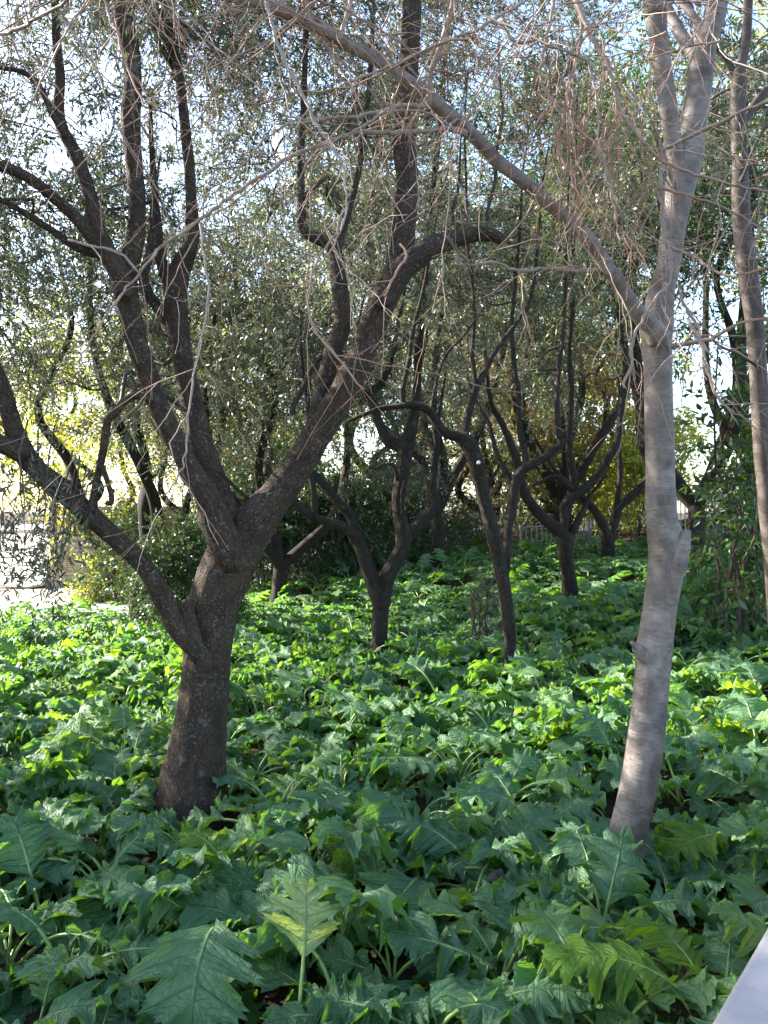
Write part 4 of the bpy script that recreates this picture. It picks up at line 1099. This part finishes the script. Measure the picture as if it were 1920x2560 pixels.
def rp(px, py, Y): return P(px, py, Y)
pa, pb = gxy(1300, 17.2), gxy(1480, 19.5)
railing('railing', 'low dark metal railing behind the crossing-stem olive in the far middle', pa, pb, 24, 1.36 - pa[2], -.35, 'metal railings at the top of the slope', .011)
pa, pb = gxy(1680, 14.2), gxy(1960, 15.0)
railing('railing', 'taller metal bar railing behind the grey trunk at right', pa, pb, 28, 1.92 - pa[2], 0.0, 'metal railings at the top of the slope', .010)

# parapet under the photographer, its painted coping cuts the lower right corner
e0 = np.array([.445, 1.09, 0]); e1 = np.array([.665, 1.37, 0])
dv = (e1 - e0) / np.linalg.norm(e1 - e0); nv = np.array([dv[1], -dv[0], 0])          # nv points right, away from the leaves
ang = math.atan2(dv[1], dv[0])
par = thing('parapet', 'pale grey painted stone parapet cutting the lower right corner', 'wall', (e0[0] + .2, e0[1], -.3))


def bevel_slab(name, c, L, W, H, rot, mat, parent, b=.012):
    # slab with rounded long edges: profile swept along its length
    prof = []
    for sy, sz, a0 in ((1, 1, 0), (-1, 1, 90), (-1, -1, 180), (1, -1, 270)):
        for k in range(5):
            an = R(a0 + k * 22.5)
            prof.append((sy * (W - b) + b * math.cos(an), sz * (H - b) + b * math.sin(an)))
    prof = np.array(prof); n = len(prof)
    xs = np.linspace(-L, L, 30)
    V = np.concatenate([np.column_stack([np.full(n, x), prof]) for x in xs] + [np.column_stack([np.full(n, xs[-1]), prof * .001])] )
    V = np.concatenate([np.column_stack([np.full(n, xs[0]), prof * .001]), V])
    m = len(V) // n
    i = np.arange(m - 1)[:, None] * n; j = np.arange(n)[None, :]
    F = np.stack([i + j, i + (j + 1) % n, i + n + (j + 1) % n, i + n + j], -1).reshape(-1, 4)
    cs, sn = math.cos(rot), math.sin(rot)
    X = np.column_stack([V[:, 0] * cs - V[:, 1] * sn, V[:, 0] * sn + V[:, 1] * cs, V[:, 2]]) + np.asarray(c)
    a = Acc(); a.add(X, F)
    return a.build(name, mat, parent, bark=False, tint=False, smooth=True)


mid = e0 + dv * .9 + nv * .19
bevel_slab('coping', (mid[0], mid[1], .97), 2.6, .19, .03, ang, M_COPING, par)
bevel_slab('parapet_body', (mid[0], mid[1], .30), 2.6, .14, .638, ang, M_COPING, par, .004)

# ------------------------------------------------------------------ acanthus
def acanthus(seed, L=.44, pet=.30, e0=75, e1=28, e2=-35, wr=.33, nl=5, hi=True, fold=.18, ruffle=1.0, sag=.35, d0=.84, d1=.40):
    r = np.random.default_rng(seed)
    a = Acc()
    # midrib curve in the xz plane
    N = 60
    s = np.linspace(0, pet + L, N)
    ang = np.where(s < pet, e0 + (e1 - e0) * (s / pet) ** 1.5, e1 + (e2 - e1) * ((s - pet) / L) ** 1.1)
    side_sway = r.uniform(-.12, .12) * (s / s[-1]) ** 2
    ds = np.diff(s, prepend=0)
    cx = np.cumsum(np.cos(np.radians(ang)) * ds); cz = np.cumsum(np.sin(np.radians(ang)) * ds)
    C = np.column_stack([cx, side_sway * L, cz])

    def at(q):
        return np.stack([np.interp(q, s, C[:, k]) for k in range(3)], -1)

    if hi:
        ps = [.0, .07, .16, .25, .33, .42, .5, .58, .67, .76, .85, .94]; ss = [0, .16, .36, .58, .8, 1.0]
    else:
        ps = [.02, .28, .5, .76]; ss = [0, 1.0]
    teeth = dict(zip([.0, .07, .16, .25, .33, .42, .5, .58, .67, .76, .85, .94], [0, -.03, .11, -.05, .13, -.05, .20, -.05, .13, -.05, .11, -.03]))
    st = []
    for l in range(nl):
        for p in ps:
            st.append((l, p))
    st.append((nl - 1, .999))
    u = np.array([l + p for l, p in st])
    t = (u / nl) ** .92
    env = wr * L * np.clip(np.sin(np.pi * np.clip(t * .93 + .07, 0, 1) ** .85), 0, 1) ** .65
    dep = d0 - d1 * t
    rows = []
    bark = []
    for sg in (1, -1):
        lobe_k = 1 + r.uniform(-.12, .12, nl + 1)
        prof = np.array([1 - d * abs(2 * p - 1) ** 2.4 + (teeth.get(p, 0) + r.uniform(-.02, .02)) * (.8 if hi else 1.4) for (l, p), d in zip(st, dep)])
        w = env * prof * np.array([lobe_k[l] for l, _ in st])
        w = np.maximum(w, .006)
        if hi: w[0] = .006
        phi = np.radians(33 - 12 * np.sin(np.pi * t) + 30 * t ** 4)
        ruf_ph = r.uniform(0, 6.28)
        V = []
        for k in ss:
            b = k * w
            q = pet + np.clip(t * L + b * np.sin(phi), 0, L * 1.25)
            qq = np.minimum(q, pet + L)
            c = at(qq); over = (q - qq)
            d = at(np.minimum(qq + .005, pet + L)) - at(qq - .005); T = unit(d)
            B = np.array([0.0, 1.0, 0.0]) * sg
            Nn = np.cross(T, np.array([0.0, 1.0, 0.0])); Nn = Nn * np.sign(Nn[:, 2:3] + 1e-9)
            bo = b * np.cos(phi)
            h = fold * bo - sag * bo ** 2 / (wr * L) * 1.3
            h = h + .018 * (L / .44) * k * np.cos(2 * np.pi * (u - .5)) * (-1)       # lobes bulge between sinuses
            h = h + ruffle * .016 * (k ** 2) * np.sin(u * 7.0 + ruf_ph + 2 * np.sin(u * 2.3)) + r.standard_normal(len(u)) * .0025 * k * ruffle
            V.append(c + T * over[:, None] + B * bo[:, None] + Nn * h[:, None])
            bark.append(np.column_stack([u, np.full(len(u), sg * k), np.ones(len(u))]))
        V = np.stack(V, 1)
        n, m = V.shape[:2]
        rows.append((V, n, m, sg))
    for (V, n, m, sg), bs in zip(rows, (bark[:len(ss)], bark[len(ss):])):
        i = np.arange(n - 1)[:, None] * m; j = np.arange(m - 1)[None, :]
        if sg > 0:
            F = np.stack([i + j, i + m + j, i + m + j + 1, i + j + 1], -1)
        else:
            F = np.stack([i + j, i + j + 1, i + m + j + 1, i + m + j], -1)
        bk = np.stack(bs, 1).reshape(-1, 3)
        F = F.reshape(-1, 4)[:, ::-1]
        a.add(V.reshape(-1, 3), F, 0, 0.0, bk)
    # petiole and midrib
    qn = np.linspace(0, pet + L * .88, 16 if hi else 5)
    pp = at(qn); pp[:, 2] -= np.where(qn > pet, .002, 0)
    rad = np.interp(qn, [0, pet, pet + L * .4, pet + L * .9], [.0085, .0068, .0036, .001])
    n0 = len(a.B)
    tube(a, pp, rad * (1 if hi else 1.3), 7 if hi else 4, 0, 1, 0, False)
    a.B[-1][:, 2] = -1.0
    return a


HI = []; HI_LIGHT = []; HI_YEL = []
for k in range(20):
    r = np.random.default_rng(500 + k)
    lng = k % 7 == 0                                       # some stand on long bare stalks
    acc = acanthus(600 + k, L=r.uniform(.25, .40), pet=r.uniform(.30, .37) if lng else r.uniform(.14, .29), e0=r.uniform(74, 86) if lng else r.uniform(54, 84), e1=r.uniform(-5, 50), e2=r.uniform(-60, 10), wr=r.uniform(.40, .50),
                   nl=int(r.integers(3, 6)), fold=r.uniform(-.12, .30), ruffle=r.uniform(1.3, 2.8), sag=r.uniform(.05, .40), d0=r.uniform(.66, .86), d1=r.uniform(.22, .40))
    HI.append(acc.mesh('leaf', [M_ACAN, M_STALK]))
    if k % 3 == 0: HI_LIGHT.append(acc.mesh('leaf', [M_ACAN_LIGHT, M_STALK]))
    if k % 7 == 1: HI_YEL.append(acc.mesh('leaf', [M_ACAN_YEL, M_STALK]))
LO = []
for k in range(12):
    r = np.random.default_rng(700 + k)
    LO.append(acanthus(800 + k, L=r.uniform(.22, .34), pet=r.uniform(.15, .27), e0=r.uniform(58, 84), e1=r.uniform(0, 50), e2=r.uniform(-56, 8), wr=r.uniform(.40, .50),
                       nl=4, hi=False, fold=r.uniform(-.1, .28), ruffle=1.4, sag=r.uniform(.1, .4)))

TRUNKS = [(P(483, 1950, 5.0), .42, .22), (P(949, 1600, 9.0), .2, .1), (P(1275, 1640, 8.0), .16, .1), (P(1426, 1490, 12), .25, .1), (P(1519, 1385, 16), .25, .1), (P(1562, 2106, 4), .24, .13), (P(1930, 1400, 6.6), .2, .1)]
ra = np.random.default_rng(4242)
pts = []
# Poisson-ish scatter over the bed, denser spacing grows with distance
cand_n = 34000
cx = ra.uniform(-11, 9, cand_n); cy = ra.uniform(1.0, 20.5, cand_n)
spots = np.zeros((0, 2))
cell = {}
for x, y in zip(cx, cy):
    if abs(x) > .50 * y + 1.6: continue
    if x < -2.6 and y > path_edge(x) - .1: continue
    if y > 15.2 and x < -1.0: continue
    if y > 18.8: continue
    # keep off the parapet
    dpar = (x - e0[0]) * nv[0] + (y - e0[1]) * nv[1]
    if dpar > -.22 and y < 3.2: continue
    ok = True
    for p, rr_, _ in TRUNKS:
        if (x - p[0]) ** 2 + (y - p[1]) ** 2 < rr_ ** 2: ok = False
    if not ok: continue
    if any((x - px_) ** 2 + (y - py_) ** 2 < .27 ** 2 for px_, py_ in ((-.325, 2.75), (1.13, 2.67), (-.665, 3.35), (-.66, 3.05), (-.31, 2.55))): continue
    # sparse litter patches on the right
    if (x - 2.52) ** 2 / .10 + (y - 5.15) ** 2 / .13 < 1: continue
    if (x - .75) ** 2 / .03 + (y - 3.55) ** 2 / .06 < 1: continue
    dmin = .35 if y > 4.5 else .33
    gx, gy = int(math.floor(x / .35)), int(math.floor(y / .35))
    for ix in (-1, 0, 1):
        for iy in (-1, 0, 1):
            for q in cell.get((gx + ix, gy + iy), ()):
                if (q[0] - x) ** 2 + (q[1] - y) ** 2 < dmin ** 2: ok = False
    if ok:
        cell.setdefault((gx, gy), []).append((x, y)); pts.append((x, y))
pts.sort(key=lambda p: p[1])
inview = [p for p in pts if abs(p[0]) < .49 * p[1] + .35 and p[1] > 2.0]
near = set(inview[:300])
rest = [p for p in pts if p not in near]


MARKS = [('the largest olive trunk', -1.19, 5.0), ('the V forked olive', -.05, 9.0), ('the slim tagged olive', 1.27, 8.0), ('the grey trunk', 1.21, 4.0), ('the right-edge trunk', 3.2, 6.6),
         ('the crossing-stem olive', 2.81, 12.0), ('the dead stump', .6, 3.62), ('the dry leaf patch', 2.45, 5.1), ('the parapet corner', .75, 1.75), ('the pale upright leaf', -.32, 2.75), ('the huge hanging leaf', -.67, 3.35)]
DIRS = ['right of', 'back-right of', 'behind', 'back-left of', 'left of', 'front-left of', 'in front of', 'front-right of']
STEPS = [(.35, 'close'), (.7, 'a short step'), (1.05, 'one stride'), (1.5, 'over one stride'), (2.0, 'two strides'), (2.6, 'over two strides'), (3.4, 'three strides'), (9.9, 'several strides')]


def where_label(x, y, scale, nleaf):
    """phrase that places a plant by what it grows beside, and how it looks"""
    best = min(MARKS, key=lambda m: math.hypot(m[1] - x, m[2] - y))
    dx, dy = x - best[1], y - best[2]
    d = DIRS[int(round(math.atan2(dy, dx) / (math.pi / 4))) % 8]
    st = [w for lim, w in STEPS if math.hypot(dx, dy) <= lim][0]
    look = 'large' if scale > 1.06 else ('small' if scale < .93 else '')
    full = 'densely leafed' if nleaf >= 12 else ('sparse' if nleaf <= 9 else 'leafy')
    return ('%s %s acanthus plant %s %s %s' % (look, full, st, d, best[0])).strip(), 'acanthus plants around ' + best[0]


def acan_plant(x, y, nleaf, scale, r, label, group, light=.16, tiltmax=24):
    z = float(ground_z(np.array([x]), np.array([y]))[0])
    root = thing('acanthus_plant', label, 'plant', (x, y, z), group)
    off = r.uniform(0, 6.28)
    for k in range(nleaf):
        q = r.random()
        pool = HI_YEL if q < .010 else (HI_LIGHT if q < light else HI)
        o = bpy.data.objects.new('leaf', pool[int(r.integers(0, len(pool)))])
        COL.objects.link(o)
        o.parent = root
        o.rotation_euler = (R(r.uniform(-tiltmax, tiltmax)), R(r.uniform(-16, 24)), off + k * 2.399 + r.uniform(-.35, .35))
        o.location = (r.uniform(-.03, .03), r.uniform(-.03, .03), -.02)
        s = scale * r.uniform(.72, 1.12)
        o.scale = (s, s * r.uniform(.9, 1.1), s * r.uniform(.85, 1.1))
    return root


PLANTS = []
for (x, y) in sorted(near, key=lambda p: p[1]):
    nl_, sc_ = int(ra.integers(9, 13)), ra.uniform(.82, 1.18)
    lb, gr = where_label(x, y, sc_, nl_)
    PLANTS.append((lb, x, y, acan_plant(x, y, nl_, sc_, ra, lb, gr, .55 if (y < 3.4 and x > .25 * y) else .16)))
byl = {}
for lb, x, y, o in PLANTS:
    byl.setdefault(lb, []).append((x / y, y, o))
for lb, L_ in byl.items():                                  # alike neighbours are told apart by place
    if len(L_) == 2:
        if abs(L_[0][1] - L_[1][1]) > .25:
            L_.sort(key=lambda q: q[1]); words = ('nearer', 'farther')
        else:
            L_.sort(key=lambda q: q[0]); words = ('left one,', 'right one,')
        for w_, q in zip(words, L_): q[2]['label'] = w_ + ' ' + lb
    elif len(L_) > 2:
        L_.sort(key=lambda q: q[0])
        for w_, q in zip(('leftmost', 'second from left,', 'third from left,', 'fourth from left,', 'fifth from left,', 'sixth from left,', 'seventh from left,'), L_): q[2]['label'] = w_ + ' ' + lb

# the rest of the bed, past the 300 nearest plants: one blanket
bed = Acc()
LOV = [(np.concatenate(a.V), np.concatenate(a.F), np.concatenate(a.M), np.concatenate(a.B)) for a in LO]
for (x, y) in rest:
    z = float(ground_z(np.array([x]), np.array([y]))[0])
    off = ra.uniform(0, 6.28)
    for k in range(int(ra.integers(7, 10))):
        V, F, M, B = LOV[int(ra.integers(0, len(LOV)))]
        th = off + k * 2.399 + ra.uniform(-.3, .3); ti = ra.uniform(-.3, .4); s = ra.uniform(.75, 1.2)
        c, sn = math.cos(ti), math.sin(ti)
        X = V * s
        X = np.column_stack([X[:, 0] * c + X[:, 2] * sn, X[:, 1], -X[:, 0] * sn + X[:, 2] * c])
        c, sn = math.cos(th), math.sin(th)
        X = np.column_stack([X[:, 0] * c - X[:, 1] * sn, X[:, 0] * sn + X[:, 1] * c, X[:, 2]]) + [x, y, z]
        leafm = M == 0
        tn = ra.uniform(0, 1)
        n = len(V)
        bed.V.append(X.astype(np.float32)); bed.F.append((F + bed.n).astype(np.int32)); bed.M.append(M); bed.T.append(np.full(n, tn, np.float32)); bed.B.append(B.astype(np.float32)); bed.n += n
o = bed.build('acanthus_ground_cover', [M_ACAN, M_STALK])
o['kind'] = 'stuff'

# a few plants that stand out
def special(x, y, label, leaves):
    z = float(ground_z(np.array([x]), np.array([y]))[0])
    root = thing('acanthus_plant', label, 'plant', (x, y, z), None)
    for (mesh, rot, tilt, roll, s, lbl) in leaves:
        o = bpy.data.objects.new('leaf', mesh); COL.objects.link(o); o.parent = root
        o.rotation_euler = (R(roll), R(tilt), R(rot)); o.scale = (s, s, s); o.location = (0, 0, -.02)
        if lbl: o['label'] = lbl
    return root


pale = acanthus(901, .25, .40, 86, 82, 55, .68, 3, True, .05, 1.6, .05, .85, .30).mesh('leaf', [M_ACAN_PALE, M_STALK])
yell = acanthus(903, .46, .32, 72, 30, -30, .40, 5, True, .1, 1.3, .2).mesh('leaf', [M_ACAN_YEL, M_STALK])  # sun shining through the leaf is put into its colour
dark = acanthus(905, .50, .44, 86, 20, -75, .52, 4, True, .10, 1.4, .12, .62, .30).mesh('leaf', [M_ACAN, M_STALK])
cx_, cy_ = (725 - 960) / FPX * 2.75, 2.75
special(cx_, cy_, 'acanthus plant with one upright pale yellow-green young leaf near the bottom', [(pale, 110, 20, 14, 1.0, 'upright pale yellow-green young leaf'), (HI[2], 200, 10, 0, .9, None), (HI[5], 330, 12, 0, .9, None), (HI[7], 30, 8, 0, .8, None)])
cx_, cy_ = (1900 - 960) / FPX * 2.5, 2.55
special(cx_ - .05, cy_ + .12, 'acanthus plant with leaves coloured yellow-green as if backlit touching the parapet corner', [(yell, 175, -4, 0, .95, 'leaf coloured as if backlit'), (yell, 120, -8, 10, .8, 'leaf coloured as if backlit'), (HI[4], 215, 5, 0, .9, None), (HI[9], 60, 5, 0, .9, None)])
cx_, cy_ = (565 - 960) / FPX * 3.35, 3.35
special(cx_, cy_, 'acanthus plant with one huge dark leaf hanging towards the viewer below the largest olive', [(dark, -95, -2, 0, 1.0, 'huge dark hanging leaf'), (HI[1], 60, 0, 0, 1, None), (HI[8], 160, 0, 0, 1, None), (HI[11], 10, 0, 0, .9, None)])

# ------------------------------------------------------------------ litter, stump
rl = np.random.default_rng(909)
n = 9000
x = rl.uniform(-5, 5, n); y = rl.uniform(1.6, 9.5, n)
keep = np.abs(x) < .52 * y + .6
x, y = x[keep], y[keep]; n = len(x)
x = np.concatenate([x, rl.normal(2.52, .30, 900), rl.normal(.75, .2, 260)]); y = np.concatenate([y, rl.normal(5.1, .5, 900), rl.normal(3.55, .2, 260)]); n = len(x)
z = ground_z(x, y) + rl.uniform(.004, .03, n)
th = rl.uniform(0, 6.283, n); L = rl.uniform(.03, .085, n); W = L * rl.uniform(.25, .5, n)
ax = np.column_stack([np.cos(th), np.sin(th), rl.normal(0, .25, n)]); sd = np.column_stack([-np.sin(th), np.cos(th), rl.normal(0, .3, n)])
c = np.column_stack([x, y, z])
cu = rl.uniform(.0, .35, n)[:, None] * L[:, None] * np.array([0, 0, 1.0])
V = np.stack([c - ax * L[:, None] * .5 + cu, c + sd * W[:, None] * .5, c + ax * L[:, None] * .5 + cu, c - sd * W[:, None] * .5], 1).reshape(-1, 3)
a = Acc(); a.add(V, (np.arange(n) * 4)[:, None] + np.array([[0, 1, 2, 3]]), 0, np.repeat(rl.uniform(0, 1, n), 4))
o = a.build('leaf_litter', M_DRY, bark=False, smooth=False); o['kind'] = 'stuff'

st = gxy(1290, 3.62)
stump = thing('dead_stump', 'small dead woody stump among the leaves left of the grey trunk foot', 'stump', st)
for k in range(4):
    an = k * 1.7
    b = st + np.array([math.cos(an) * .05, math.sin(an) * .04, -.08]); tp = st + np.array([-.10 + math.cos(an) * .05, .02 * k, .18 + .07 * (k % 2)])
    pp, rr = smoothpath([b, (b + tp) / 2 + [.01, 0, .02], tp], [.045, .036, .028], .02)
    a = Acc(); tube(a, pp, rr, 12, .08, 0, 0, True, .03); a.build('stem', M_DEADWOOD, stump)
